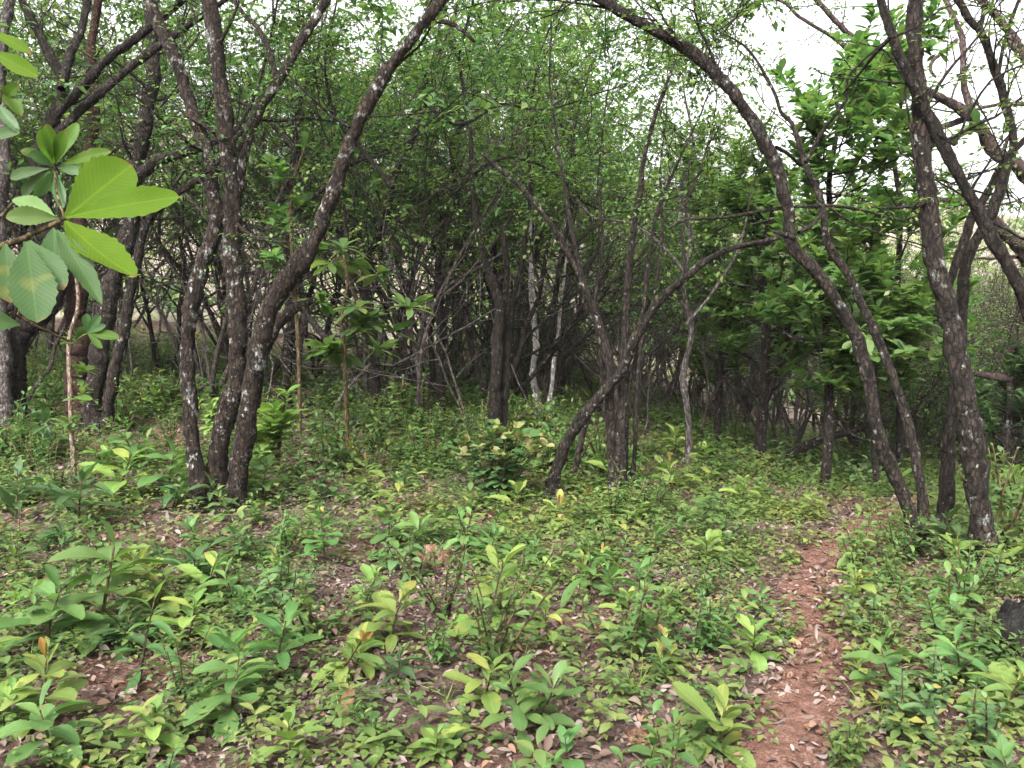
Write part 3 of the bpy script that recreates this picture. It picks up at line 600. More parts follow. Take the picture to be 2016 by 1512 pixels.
traced_tree('forest_tree', 'big spreading tree with pinkish bare boughs filling the upper right corner', [
    ([(2120, 800, 90), (2090, 640, 76), (2050, 540, 62), (2014, 493, 50), (1965, 445, 40), (1924, 410, 36), (1880, 395, 22), (1800, 395, 18), (1700, 388, 13), (1620, 380, 8)], 13, 11.5, 1, 1),
    ([(2100, 660, 60), (2080, 450, 54), (2014, 337, 46), (1958, 300, 40), (1924, 243, 36), (1880, 208, 30), (1837, 184, 26), (1774, 149, 22), (1715, 104, 20), (1663, 59, 18), (1608, 0, 15), (1580, -40, 13)], 13, 12, 0, 1),
    ([(1900, 235, 22), (1830, 250, 20), (1750, 201, 20), (1708, 146, 18), (1674, 104, 16), (1639, 73, 13), (1576, 35, 10), (1531, 0, 8), (1440, -6, 5)], 12.6, 13.4, 0, 1),
    ([(1936, 265, 26), (1912, 215, 22), (1896, 156, 20), (1896, 87, 19), (1878, 35, 18), (1856, -10, 14)], 12.3, 12.8, 0, 1),
    ([(1884, 78, 14), (1862, 98, 13), (1836, 120, 12), (1832, 138, 11), (1842, 152, 9)], 12.3, 12, 0, 0),
    ([(2060, 240, 30), (2030, 130, 27), (2000, 80, 24), (1960, 30, 22), (1920, -10, 19)], 13.4, 13.8, 0, 1),
    ([(2050, 150, 20), (2000, 100, 18), (1985, 60, 14), (2010, -10, 10)], 13.2, 13.2, 0, 1),
    ([(2040, 760, 26), (1980, 745, 24), (1920, 735, 20), (1865, 712, 15), (1792, 722, 9)], 12.6, 12, 0, 0),
    ([(2070, 200, 20), (2030, 205, 16), (1970, 205, 12), (1900, 222, 8)], 13, 13, 0, 1),
], 'bark_pink', 'leaf_lime', twigp=.55, twig_from=.4, ext=1.2, K=8, leaf=.06, wk=.58)

traced_tree('forest_tree', 'dark crooked tree branching up behind the sapling with drooping leaves', [
    ([(742, 775, 20), (738, 700, 18), (728, 610, 16), (719, 520, 15), (748, 460, 14), (768, 400, 13), (776, 345, 12), (806, 290, 11), (832, 215, 10), (841, 149, 8), (886, 59, 6), (905, -10, 5)], 11.5, 11.2, 1, 1),
    ([(772, 370, 9), (735, 320, 9), (690, 270, 8), (655, 215, 7), (640, 120, 5), (660, 20, 4)], 11.3, 12, 0, 1),
    ([(835, 200, 7), (880, 240, 7), (924, 240, 6), (985, 205, 5), (1040, 215, 4)], 11.2, 10.8, 0, 1)], 'bark_dark', 'leaf_small', twigp=1.0, twig_from=.35, ext=1.6, leaf=.095, K=9)
traced_tree('forest_tree', 'straight dark pole of a tree left of the near-black stems, its boughs arching across', [
    ([(868, 775, 18), (866, 690, 16), (867, 600, 15), (862, 540, 14), (872, 470, 12), (900, 390, 11), (890, 300, 9), (915, 210, 8), (905, 110, 6), (930, 10, 5)], 12, 12.2, 1, 1),
    ([(868, 560, 9), (830, 520, 9), (785, 490, 8), (742, 420, 6), (720, 380, 4)], 12, 11.6, 0, 1),
    ([(895, 380, 8), (950, 330, 7), (1010, 310, 6), (1090, 340, 5), (1150, 400, 4)], 12.2, 11.6, 0, 1)], 'bark_dark', 'leaf_lime', twigp=1.0, twig_from=.35, ext=1.6, leaf=.095, K=9)
traced_tree('forest_tree', 'slim tree with leafy crossing boughs seen through the fork of the lichen-patched tree', [
    ([(560, 790, 20), (566, 700, 18), (574, 600, 16), (570, 480, 15), (560, 400, 13), (585, 310, 12), (580, 230, 10), (610, 140, 8), (600, 50, 6), (640, -20, 5)], 12.5, 12.6, 1, 1),
    ([(575, 420, 10), (640, 370, 9), (700, 320, 7), (770, 300, 5)], 12.5, 12, 0, 1),
    ([(585, 300, 9), (530, 240, 8), (470, 200, 6), (400, 190, 4)], 12.5, 13, 0, 1)], 'bark', 'leaf_small', twigp=1.0, twig_from=.35, ext=1.6, leaf=.095, K=9)
traced_tree('forest_tree', 'thin leafy tree whose light boughs cross the opening under the arching tree', [
    ([(1352, 915, 14), (1356, 830, 13), (1345, 740, 12), (1362, 650, 11), (1345, 560, 10), (1360, 470, 9), (1340, 380, 7), (1365, 290, 5), (1350, 200, 4)], 10.5, 10.6, 1, 1),
    ([(1350, 640, 7), (1400, 580, 7), (1450, 500, 6), (1470, 430, 4)], 10.5, 10, 0, 1),
    ([(1352, 540, 7), (1300, 480, 6), (1240, 440, 5), (1170, 430, 4)], 10.5, 10.9, 0, 1)], 'bark_grey', 'leaf_lime', twigp=.8, twig_from=.35, ext=.6, leaf=.09, K=8)
# pale trunks at the back
traced_tree('forest_tree', 'bone-white crooked trunk standing at the back of the clearing', [
    ([(1062, 818, 19), (1056, 780, 17), (1049, 735, 16), (1056, 674, 15), (1050, 620, 15), (1046, 560, 14), (1046, 480, 12), (1040, 380, 10), (1052, 330, 7)], 14.2, 14.3, 1, 1)], 'bark_pale', 'leaf_lime', ext=1.2, wk=.8)
traced_tree('forest_tree', 'thin white-blotched leaning stem beside the bone-white trunk', [
    ([(1073, 828, 13), (1084, 778, 12), (1090, 720, 11), (1096, 680, 10), (1104, 604, 9), (1112, 540, 6)], 13.8, 14, 1, 1)], 'bark_pale', 'leaf_small', ext=1.0, wk=.75)

# ------------------------------------------------------------------ rosette-leaved trees and saplings
def rosette_tree(name, label, stems, zs, nb, blen, leaf, bark='bark', leafm='leaf_rosette', K=9, cat='tree', sub=1, ends=(), up=(-.35, .9)):
    root = None; C = MB()
    for (px, D0, D1) in stems:
        Dg = min(max(G(px[0][0], px[0][1])[1], D0-1.2), D0+2.2); D0, D1 = Dg, D1+Dg-D0
        pts, rad = stem_pts(px, D0, D1); pts[0, 2] = terrain(pts[0, 0], pts[0, 1])-.05
        if root is None:
            base = pts[0].copy(); base[2] += .05; root = empty(name, base); tag(root, label, cat)
        T = MB(); q, r = resample(pts, rad, .1); tube(T, q, r, 9, 0, .1); tw = []
        for k in range(nb):
            z = zs[0]+(zs[1]-zs[0])*(k+rng.random())/nb; i = int(np.argmin(np.abs(q[:, 2]-base[2]-z)))
            d = rdir(1, -.1, .7)[0]; grow(T, tw, q[i], d, blen*(.6+.6*rng.random())*(1-.35*(z-zs[0])/(zs[1]-zs[0]+.01)), max(.008, r[i]*.4), 2-sub, 2, .12, .8, (2, 4), .3)
        tw.append((q[-1], nrm(q[-1]-q[-3]), 2))
        for (ex, ey, ed) in ends:
            e = P(ex, ey, D0+ed); i = int(np.argmin(np.abs(q[:, 2]-(e[2]-.12)))); m_ = (q[i]+e)/2+[0, 0, .06]
            tube(T, resample([q[i], m_, e], [.008, .006, .004], .08)[0], np.linspace(.008, .004, len(resample([q[i], m_, e], [.008, .006, .004], .08)[0])), 6, 0, .05); tw += [(e, nrm(e-m_), 2), (e, nrm(e-m_), 2)]
        T.build('trunk', M[bark], root, base); rosettes(C, tw, K, leaf, .42 if not ends else .32, 0, MED, .7 if not ends else 1.0, up)
    C.build('crown', [M[leafm]], root, base)
    return root
rosette_tree('broadleaf_tree', 'leafy green rosette-leaved tree on a thin flecked trunk beyond the path', [
    ([(1622, 966, 22), (1630, 880, 20), (1632, 780, 18), (1630, 690, 17), (1626, 600, 16), (1640, 480, 14), (1632, 360, 11), (1650, 240, 8), (1640, 170, 5)], 10.6, 10.8)], (1.2, 5.2), 28, 1.25, .21)
rosette_tree('broadleaf_tree', 'leafy rosette-leaved tree on a dark trunk beside the leaning dead log', [
    ([(1496, 925, 24), (1498, 850, 22), (1505, 760, 20), (1508, 640, 18), (1500, 520, 15), (1520, 400, 11), (1512, 300, 7)], 11.6, 11.8)], (.9, 4.4), 26, 1.2, .2)
rosette_tree('broadleaf_tree', 'tall dark-leaved rosette tree between the arching tree and the thickest right trunk', [
    ([(1765, 1000, 16), (1770, 900, 14), (1772, 780, 13), (1766, 600, 12), (1772, 420, 10), (1760, 300, 8), (1775, 180, 6), (1745, 110, 4)], 12.5, 12.6)], (.8, 6.4), 24, 1.2, .2)
rosette_tree('broadleaf_tree', 'rounded green crown against the white sky left of the arching tree', [
    ([(1410, 900, 16), (1415, 780, 15), (1424, 620, 13), (1410, 480, 11), (1420, 380, 8), (1415, 310, 5)], 15.5, 15.8)], (1.0, 5.2), 26, 1.3, .18)
rosette_tree('broadleaf_tree', 'low bushy rosette-leaved tree between the arching twin stems and the thickest right trunk', [
    ([(1730, 985, 14), (1722, 900, 13), (1728, 800, 12), (1715, 690, 10), (1722, 600, 7)], 11.4, 11.5)], (.7, 2.6), 20, .95, .2)
rosette_tree('broadleaf_tree', 'dense dark broad-leaved bush behind the right trunks', [
    ([(1985, 950, 20), (1980, 880, 18), (1990, 800, 16), (1985, 735, 10)], 10.2, 10.4)], (.2, 1.3), 20, 1.1, .17, leafm='leaf_dark')
rosette_tree('broadleaf_sapling', 'thin-stemmed sapling with drooping large leaves right of the lichen-patched tree', [
    ([(684, 890, 9), (683, 830, 9), (680, 760, 8), (678, 690, 8), (672, 620, 7), (684, 560, 6), (676, 500, 4)], 8.0, 7.9)], (1.2, 2.2), 2, .4, .34, 'stem', 'leaf_rosette', 7, 'sapling', 0, [(655, 520, 0), (735, 545, .1), (800, 610, -.1), (770, 655, .1), (640, 600, .1), (700, 610, -.2), (735, 690, -.1), (690, 520, .2)], (-.7, .7))
rosette_tree('broadleaf_sapling', 'small leafy sapling at the foot of the lichen-patched tree', [
    ([(545, 930, 8), (550, 870, 7), (556, 820, 6), (562, 785, 4)], 8.4, 8.3)], (.15, .65), 7, .25, .24, 'stem', 'leaf_seed', 7, 'sapling', 0)
rosette_tree('broadleaf_sapling', 'slender sapling whose leaves hang beside the upper lichen-patched stems', [
    ([(590, 800, 8), (588, 700, 8), (580, 560, 8), (572, 440, 7), (578, 360, 6), (600, 290, 4)], 9.6, 9.4)], (2.0, 3.6), 9, .6, .24, 'stem', 'leaf_rosette', 7, 'sapling', 0)
rosette_tree('broadleaf_sapling', 'thin brown sapling with few leaves in front of the red-barked trunk', [
    ([(148, 930, 9), (141, 850, 9), (138, 760, 9), (136, 670, 8), (154, 604, 8), (150, 540, 6)], 6.6, 6.4)], (.5, 1.5), 4, .22, .17, 'deadwood', 'leaf_lime', 4, 'sapling', 0)

# the big-leaved branch reaching in at the upper left: its trunk stands just outside the picture
bl_base = np.array([-2.75, 2.05, float(terrain(-2.75, 2.05))]); bl = empty('broadleaf_sapling', bl_base)
tag(bl, 'near sapling reaching in from the left with very large bright toothed leaves', 'sapling')
T = MB(); q, r = resample([bl_base-[0, 0, .05], bl_base+[.04, .03, .7], bl_base+[-.03, .08, 1.4], bl_base+[.05, .05, 2.1], bl_base+[.0, .1, 2.8]], [.03, .028, .025, .02, .012], .08); tube(T, q, r, 10, 0, .08); T.build('trunk', M['bark_red'], bl, bl_base)
T = MB()
q, r = resample([bl_base+[.0, .04, 1.45], P(-60, 505, 2.1), P(60, 462, 2.15), P(128, 430, 2.2)], [.012, .009, .007, .006], .05); tube(T, q, r, 7, 0, .1)
q, r = resample([P(128, 430, 2.2), P(112, 380, 2.25), P(108, 330, 2.32)], [.004, .0035, .003], .05); tube(T, q, r, 6, 0, .05)
q, r = resample([bl_base+[.03, .05, 2.0], P(-90, 250, 2.15), P(-20, 110, 2.3)], [.012, .008, .006], .05); tube(T, q, r, 7, 0, .1)
q, r = resample([P(-60, 505, 2.1), P(-10, 440, 2.3), P(25, 400, 2.45)], [.006, .005, .004], .05); tube(T, q, r, 6, 0, .05)
q, r = resample([bl_base+[.0, .04, 1.25], P(-30, 575, 2.3), P(30, 620, 2.5), P(90, 650, 2.55), P(136, 672, 2.6)], [.006, .005, .0045, .004, .003], .05); tube(T, q, r, 6, 0, .05)
T.build('branch', M['stem'], bl, bl_base)
def big_leaf(bx, by, tx, ty, wpx, D, D2, mat, droop=.12, fold=.12, T_=BIG, roll=0., label=None, wave=.015):
    a, b = P(bx, by, D), P(tx, ty, D2); d = b-a; L = np.linalg.norm(d); view = nrm(CAMP-a)
    n = nrm(view+np.array([roll, 0, .35])); mb = MB()
    leaves(mb, T_, a[None], d[None], n[None], L*(1+.2*abs(droop)), wpx*D/F, droop, fold, 0, wave)
    o = mb.build('leaf', M[mat], bl, bl_base)
    if label: o['label'] = label
big_leaf(128, 430, 258, 322, 112, 2.2, 2.25, 'leaf_big', .05, .10, BIG, -.1, 'large bright yellow-green upright leaf')
big_leaf(130, 428, 336, 378, 62, 2.2, 2.1, 'leaf_big', .1, .12, BIG, -.2, 'long bright leaf pointing right')
big_leaf(125, 432, 272, 585, 78, 2.2, 2.05, 'leaf_big', -.16, .16, BIGE, .3, 'bright leaf curving downwards with a yellow edge')
big_leaf(112, 452, 196, 582, 46, 2.15, 2.0, 'leaf_bigdull', .1, .2, BIGE)
big_leaf(105, 448, 112, 560, 52, 2.15, 2.05, 'leaf_bigdull', .1, .1, BIGE)
big_leaf(52, 476, 72, 616, 84, 2.0, 1.85, 'leaf_bigdull', .12, .1, BIG)
big_leaf(58, 474, 120, 556, 56, 2.05, 1.95, 'leaf_bigdull', .12, .15, BIG)
big_leaf(10, 480, 20, 580, 60, 2.0, 1.9, 'leaf_bigdull', .15, .1, BIG)
big_leaf(40, 640, -30, 628, 40, 2.0, 1.95, 'leaf_bigdull', .2, .15, BIG)
big_leaf(108, 425, 8, 372, 36, 2.2, 2.25, 'leaf_rosette', .2, .2, BIGE); big_leaf(115, 430, 20, 420, 40, 2.2, 2.1, 'leaf_rosette', .25, .2, BIG)
for (tx, ty, wd, m_) in ((150, 238, 27, 'leaf_twig'), (96, 250, 28, 'leaf_twig'), (78, 262, 30, 'leaf_twig'), (38, 285, 26, 'leaf_twig'), (122, 262, 26, 'leaf_twig'), (62, 300, 24, 'leaf_deep'), (205, 292, 26, 'leaf_twig'),
                         (8, 345, 26, 'leaf_deep'), (28, 385, 26, 'leaf_deep'), (70, 390, 26, 'leaf_deep'), (160, 335, 24, 'leaf_deep'), (120, 400, 24, 'leaf_deep'), (236, 308, 24, 'leaf_twig'), (100, 395, 22, 'leaf_deep')):
    big_leaf(108+(tx-108)*.12, 330+(ty-330)*.12, tx, ty, wd, 2.32, 2.32+rng.normal(0, .08), m_, .15, .15, BIG, rng.normal(0, .3))
for (bx, by, tx, ty, wd, m_) in ((-20, 100, 62, 140, 36, 'leaf_big'), (-20, 62, 52, 92, 26, 'leaf_big'), (-10, 160, 40, 215, 30, 'leaf_twig'), (-15, 200, 30, 170, 22, 'leaf_twig'), (-10, 200, 30, 250, 24, 'leaf_deep'), (-20, 270, 28, 255, 26, 'leaf_deep')):
    big_leaf(bx, by, tx, ty, wd, 2.3, 2.25, m_, .15, .15, BIG, rng.normal(0, .3))
for (tx, ty, wd, m_) in ((196, 622, 18, 'leaf_deep'), (170, 618, 18, 'leaf_deep'), (232, 662, 22, 'leaf_twig'), (200, 684, 14, 'leaf_twig'), (205, 640, 15, 'leaf_deep')):
    big_leaf(172, 655, tx, ty, wd, 2.62, 2.6, m_, .1, .15, BIG)
big_leaf(146, 782, 178, 783, 14, 2.9, 2.85, 'leaf_twig', .1, .15, BIG)

# ------------------------------------------------------------------ woods behind: prototypes, then copies
def make_tree(kind, label, group):
    root = empty('forest_tree', (0, 0, 0)); tag(root, label, 'tree', group); C = MB(); tw = []
    T = MB()
    if kind in ('dark', 'flecked', 'leafy'):
        ns = rng.integers(2, 5) if kind != 'leafy' else rng.integers(1, 3)
        a0 = rng.random()*6.3
        for k in range(ns):
            a = a0+k*6.28/ns+rng.normal(0, .3); ln = .15+.75*rng.random() if ns > 1 else .35*rng.random()
            r = (.028+.042*rng.random())*(1.2 if ns == 1 else 1)
            st = np.array([math.cos(a)*.1, math.sin(a)*.1, -.1])
            grow(T, tw, st, np.array([math.cos(a)*ln, math.sin(a)*ln, 1]), 3.2+1.4*rng.random(), r, 0, 3, .07, 1.0, (3, 5), .3, 0, .4)
        tw = [t for t in tw if t[0][2] > 2.7+.9*rng.random()]
        bk = {'dark': 'bark_back', 'flecked': 'bark', 'leafy': 'bark_grey'}[kind]; lf = {'dark': 'leaf_small', 'flecked': 'leaf_lime', 'leafy': 'leaf_dark'}[kind]
        sprays(C, tw, 1, .55, 9, .13 if kind != 'leafy' else .15, .52, 0, 1, .85, clump=.47 if kind != 'leafy' else .43)
    elif kind == 'pole':
        for k in range(rng.integers(1, 4)):
            a = rng.random()*6.3; ln = .7*rng.random()
            grow(T, tw, np.array([math.cos(a)*.06, math.sin(a)*.06, -.1]), np.array([math.cos(a)*ln, math.sin(a)*ln, 1]), 3.0+1.5*rng.random(), .018+.016*rng.random(), 0, 2, .04, .95, (4, 6), .28, 0, .3)
        tw = [t for t in tw if t[0][2] > 2.0+1.2*rng.random()]
        bk, lf = 'bark_grey', 'leaf_lime'; sprays(C, tw, 1, .45, 9, .095, .55, 0, 1, .8, clump=.5)
    elif kind == 'thin':
        ns = rng.integers(2, 6); a0 = rng.random()*6.3
        for k in range(ns):
            a = a0+k*6.28/ns+rng.normal(0, .4); ln = .1+.6*rng.random()
            grow(T, tw, np.array([math.cos(a)*.08, math.sin(a)*.08, -.1]), np.array([math.cos(a)*ln, math.sin(a)*ln, 1]), 3.2+1.8*rng.random(), .018+.026*rng.random(), 0, 2, .03, 1.0, (3, 5), .3, 0, .4)
        tw = [t for t in tw if t[0][2] > 2.5+1.2*rng.random()]
        bk, lf = 'bark_back', 'leaf_small'; sprays(C, tw, 1, .5, 9, .11, .55, 0, 1, .7, clump=.5)
    elif kind == 'bare':
        for k in range(rng.integers(2, 4)):
            a = rng.random()*6.3; ln = .4*rng.random()
            grow(T, tw, np.array([math.cos(a)*.1, math.sin(a)*.1, -.1]), np.array([math.cos(a)*ln, math.sin(a)*ln, 1]), 2.6+1.2*rng.random(), .05+.03*rng.random(), 0, 3, .1, .85, (4, 6), .25, 0, .3)
        bk, lf = 'bark_pink', 'leaf_lime'; sprays(C, tw, 1, .4, 6, .09, .5, 0, 1, .16)
    elif kind == 'shrub':
        for k in range(9):
            a = rng.random()*6.3; ln = .3+.6*rng.random()
            grow(T, tw, np.array([math.cos(a)*.08, math.sin(a)*.08, -.05]), np.array([math.cos(a)*ln, math.sin(a)*ln, 1]), .9+.8*rng.random(), .012, 0, 2, .1, .8, (3, 4), .25, 0, .3)
        bk, lf = 'bark_grey', 'leaf_small'; sprays(C, tw, 1, .3, 9, .07, .55, 0, 1, .55); root.name = 'shrub'; root['category'] = 'shrub'
    T.build('trunk', M[bk], root); C.build('crown', [M[lf], M['bark_dark']], root)
    return root
ZONES = [(-9, -.40, 'at the far left behind the crooked dark tree'), (-.40, -.19, 'behind the lichen-patched multi-stemmed tree'), (-.19, -.02, 'between the lichen-patched tree and the near-black stems'),
         (-.02, .15, 'around and behind the bone-white trunk'), (.15, .30, 'behind the leaning brown trunk and its bough'), (.30, 9, 'beyond the footpath on the right')]
DESC = {'dark': 'brown forked small-leaved tree', 'flecked': 'flecked slender tree with light green leaves', 'leafy': 'tree with a dense dark green crown', 'pole': 'thin grey pole-like tree with sparse leaves', 'thin': 'slim brown-stemmed tree forking from the foot', 'bare': 'nearly leafless pinkish tree', 'shrub': 'loose twiggy shrub'}
protos = {k: [make_tree(k, 'x', 'x') for _ in range(n)] for k, n in (('dark', 4), ('flecked', 4), ('leafy', 2), ('pole', 3), ('thin', 5), ('bare', 3), ('shrub', 3))}
used_proto = set()
def plant(kind, x, y, sc, label=None, group=None):
    p = protos[kind][rng.integers(len(protos[kind]))]; a = x/y
    z = [t for lo, hi, t in ZONES if lo <= a < hi][0]
    loc = (x, y, float(terrain(x, y))); rz = rng.random()*6.28
    if p.name in used_proto: o = copy_thing(p, loc, rz, sc)
    else:
        used_proto.add(p.name); o = p; o.location = loc; o.rotation_euler = (0, 0, rz); o.scale = (sc, sc, sc)
    lab = label or DESC[kind]+' '+z
    o['label'] = lab; o['group'] = group or lab
    return o
placed = [(-.1, 11), (.6, 14.2), (.7, 13.8), (-4, 11), (-5.6, 10.2), (-6, 9.8), (1.2, 8.5), (.5, 8.6), (-3, 8.4), (4, 6.5), (4.5, 7), (3.6, 6.6), (4.1, 10.6), (3.6, 11.6), (6, 12.5), (3.9, 15.5), (9, 13)]
def try_place(kind, n, D0, D1, a0, a1, s0, s1, gap=.8, cap=None):
    c = t = 0
    while c < n and t < 4000:
        t += 1; y = math.sqrt(D0**2+(D1**2-D0**2)*rng.random()); a = a0+(a1-a0)*rng.random(); x = a*y
        if any((x-u)**2+(y-v)**2 < gap**2 for u, v in placed): continue
        if .12 < a < .48 and y < 11.5: continue
        if a > -.12 and y < 12.5: continue
        if a > -.24 and y < 10.5: continue
        sc = s0+(s1-s0)*rng.random()
        if a > .10:                               # the sky opens up on the right: lower trees there
            top = EYE+y*((HORIZON-(120 if a < .16 else 290)+rng.normal(0, 40))/F)-float(terrain(x, y)); sc = min(sc, top/7.6 if kind != 'shrub' else 1.2)
        placed.append((x, y)); plant(kind, x, y, sc); c += 1
try_place('dark', 9, 14.5, 19, -.75, -.16, .9, 1.2); try_place('flecked', 7, 14, 19, -.75, -.1, .9, 1.2)
try_place('dark', 4, 14.5, 18, -.12, .13, .8, 1.05); try_place('flecked', 5, 14.5, 18, -.1, .14, .8, 1.05); try_place('pole', 10, 13, 19, -.5, .2, .8, 1.3, .5)
try_place('thin', 17, 13.2, 20, -.72, .16, .95, 1.4, .6); try_place('thin', 10, 13, 22, .14, .36, .6, 1., .5)
try_place('leafy', 2, 25, 31, -.75, -.2, 1.5, 1.8); try_place('dark', 3, 22, 31, -.75, -.15, 1.4, 1.8, .7); try_place('flecked', 4, 22, 31, -.75, -.15, 1.4, 1.8, .7); try_place('pole', 4, 21, 30, -.5, .2, 1.1, 1.6, .5)
try_place('dark', 4, 23, 30, -.15, .13, 1.3, 1.7, .7); try_place('flecked', 5, 23, 30, -.15, .13, 1.3, 1.7, .7)
try_place('dark', 6, 13.5, 27, .13, .33, .6, 1.0); try_place('pole', 11, 13, 24, .12, .36, .6, 1.0, .5); try_place('flecked', 10, 19, 28, .13, .4, .6, 1.)
try_place('leafy', 4, 17, 26, .3, .44, .6, .9); try_place('bare', 16, 13, 24, .40, .75, .6, .95); try_place('bare', 26, 20, 46, .38, .78, .8, 1.3); try_place('bare', 14, 22, 45, .0, .40, .8, 1.2)
try_place('shrub', 4, 21, 30, -.7, -.1, .6, 1., .6); try_place('shrub', 10, 18, 28, -.1, .34, .7, 1.1, .6); try_place('shrub', 22, 11.5, 20, .40, .75, .6, 1.1, .6)

# the far wood on the hillside: one mass
mb = MB(); N = 520
y = 33+55*rng.random(N); x = (rng.random(N)*2-1)*.8*y; keep = rng.random(N) < np.where(x/y < -.1, .26, np.where(x/y < .2, .40, .2)); x, y = x[keep], y[keep]
for i in range(len(x)):
    hgt = (3+3.5*rng.random())*(1 if x[i]/y[i] < .15 else .45)*(1 if y[i] > 46 else .4); z = float(terrain(x[i], y[i])); rr = (1.2+1.3*rng.random())*(1 if x[i]/y[i] < .15 else .7); k = 150
    v = nrm(rng.normal(0, 1, (k, 3)))*(rng.random(k)**.45)[:, None]*[rr, rr, hgt*.42]*(1+.3*np.sin(rng.normal(0, 1, (k, 1))*3))
    leaves(mb, TINY, np.array([x[i], y[i], z+hgt*.62])+v, rdir(k, -.6, .5), np.array([0, 0, 1])+jit(k, .8), .3+.25*rng.random(k), .22, .2, .1, int(rng.random()*3))
    tube(mb, [[x[i], y[i], z-.2], [x[i]+rng.normal(0, .3), y[i], z+hgt*.6], [x[i]+rng.normal(0, .5), y[i], z+hgt*.95]], [.09, .06, .02], 4, 3)
tag(mb.build('woods', [M['leaf_lime'], M['leaf_small'], M['leaf_small'], M['bark_grey']]), 'distant green wood covering the hillside behind the trees', 'woods', kind='stuff')

# ------------------------------------------------------------------ seedlings and shrubs on the floor
def make_seedling(H, n, L, ratio, mat, T_=BIG, e0=.0, e1=1.1, tip=None, low=.2, nst=1, name='seedling'):
    root = empty(name, (0, 0, 0)); S = MB(); Fo = MB(); tips = []
    for s_ in range(nst):
        b = np.array([0, 0, -.03])+(jit(1, .05)[0]*[1, 1, 0] if nst > 1 else 0); lean = rng.normal(0, .12 if nst == 1 else .35, 3)*[1, 1, 0]
        h = H*(.7+.4*rng.random() if nst > 1 else 1); top = b+(np.array([0, 0, 1])+lean)*h; mid = (b+top)/2+rng.normal(0, .03, 3)*h
        q, r = resample([b, mid, top], [.005, .004, .0025], .04); tube(S, q, r, 6, 0)
        t = np.linspace(low, 1, n)**.8; pos = np.array([q[min(len(q)-1, int(a*(len(q)-1)))] for a in t]); az = np.arange(n)*2.4+rng.random()*6+rng.normal(0, .25, n)
        e = e0+(e1-e0)*t**2.2+rng.normal(0, .15, n); d = np.stack([np.cos(az)*np.cos(e), np.sin(az)*np.cos(e), np.sin(e)], -1)
        LL = L*(.5+.7*rng.random(n))*(1-.35*t**4)*(.75+.25*np.sin(t*3))
        for i in range(n):
            leaves(Fo, T_, pos[i][None], (d[i]+jit(1, .18)[0])[None], (np.array([0, 0, 1])+jit(1, .25)[0]+d[i]*-.2)[None], LL[i], LL[i]*ratio*(.85+.3*rng.random()), rng.normal(.3, .2), rng.normal(.18, .08), 0, .022)
        tips.append((q[-1], nrm(q[-1]-q[-2])))
    S.build('stem', M['stem'], root); Fo.build('foliage', [M[mat]], root)
    if tip:
        Y = MB()
        for (p, d) in tips[:2]:
            leaves(Y, T_, np.array([p, p]), nrm(np.array([d, d])+jit(2, .35)), nrm(rdir(2, 0, .3)), L*.42, L*.13, .15, .25)
        o = Y.build('young_foliage', [M[tip]], root); o['label'] = 'orange young leaves at the tip'
    return root
KIND = {'light': [make_seedling(.24, 17, .2, .42, 'leaf_seed'), make_seedling(.19, 15, .19, .44, 'leaf_seed', e1=1.2), make_seedling(.28, 20, .18, .40, 'leaf_seed', low=.1)],
        'tip': [make_seedling(.28, 16, .19, .42, 'leaf_seed', tip='leaf_orange'), make_seedling(.22, 14, .17, .40, 'leaf_seed', tip='leaf_orange', nst=2)],
        'green': [make_seedling(.32, 20, .2, .42, 'leaf_mid'), make_seedling(.24, 16, .2, .46, 'leaf_mid', e1=.9), make_seedling(.3, 15, .18, .40, 'leaf_mid', nst=2)],
        'deep': [make_seedling(.28, 17, .23, .28, 'leaf_deep', BIGE, .2, 1.1), make_seedling(.24, 14, .2, .32, 'leaf_deep', BIGE, .1, 1.0, nst=2)],
        'blue': [make_seedling(.3, 14, .085, .6, 'leaf_blue', RND, 0, .8, nst=4), make_seedling(.28, 13, .09, .58, 'leaf_blue', RND, 0, .8, nst=5)],
        'bush': [make_seedling(.3, 18, .075, .48, 'leaf_lime', MEDE, .0, .9, nst=7), make_seedling(.34, 20, .07, .48, 'leaf_rosette', MEDE, 0, .9, nst=8)]}
KIND['light'] += [make_seedling(.27, 12, .2, .38, 'leaf_mid', low=.3, e1=.7), make_seedling(.16, 9, .22, .46, 'leaf_seed', e0=.2), make_seedling(.3, 8, .14, .42, 'leaf_lime', nst=4)]
KIND['green'] += [make_seedling(.33, 14, .19, .36, 'leaf_mid', low=.25, e1=.6), make_seedling(.2, 8, .2, .5, 'leaf_mid', RND, e0=.2), make_seedling(.36, 8, .13, .5, 'leaf_mid', nst=4), make_seedling(.3, 10, .2, .3, 'leaf_rosette', BIGE, e0=-.3, e1=.8)]
KIND['bush'] += [make_seedling(.4, 16, .06, .5, 'leaf_mid', MEDE, 0, .9, nst=9), make_seedling(.36, 14, .09, .6, 'leaf_small', RND, 0, .8, nst=6)]
KIND['dry'] = [make_seedling(.28, 7, .15, .35, 'deadleaf', e0=-.7, e1=.5), make_seedling(.34, 6, .12, .35, 'litter', e0=-.8, e1=.2, nst=2)]
for k_, nm_ in (('bush', 'bush'), ('blue', 'leafy_plant'), ('dry', 'withered_seedling')):
    for p_ in KIND[k_]: p_.name = nm_
KW = {'dry': .3, 'light': .26, 'tip': .27, 'green': .29, 'deep': .34, 'blue': .30, 'bush': .28}
first_use = set()
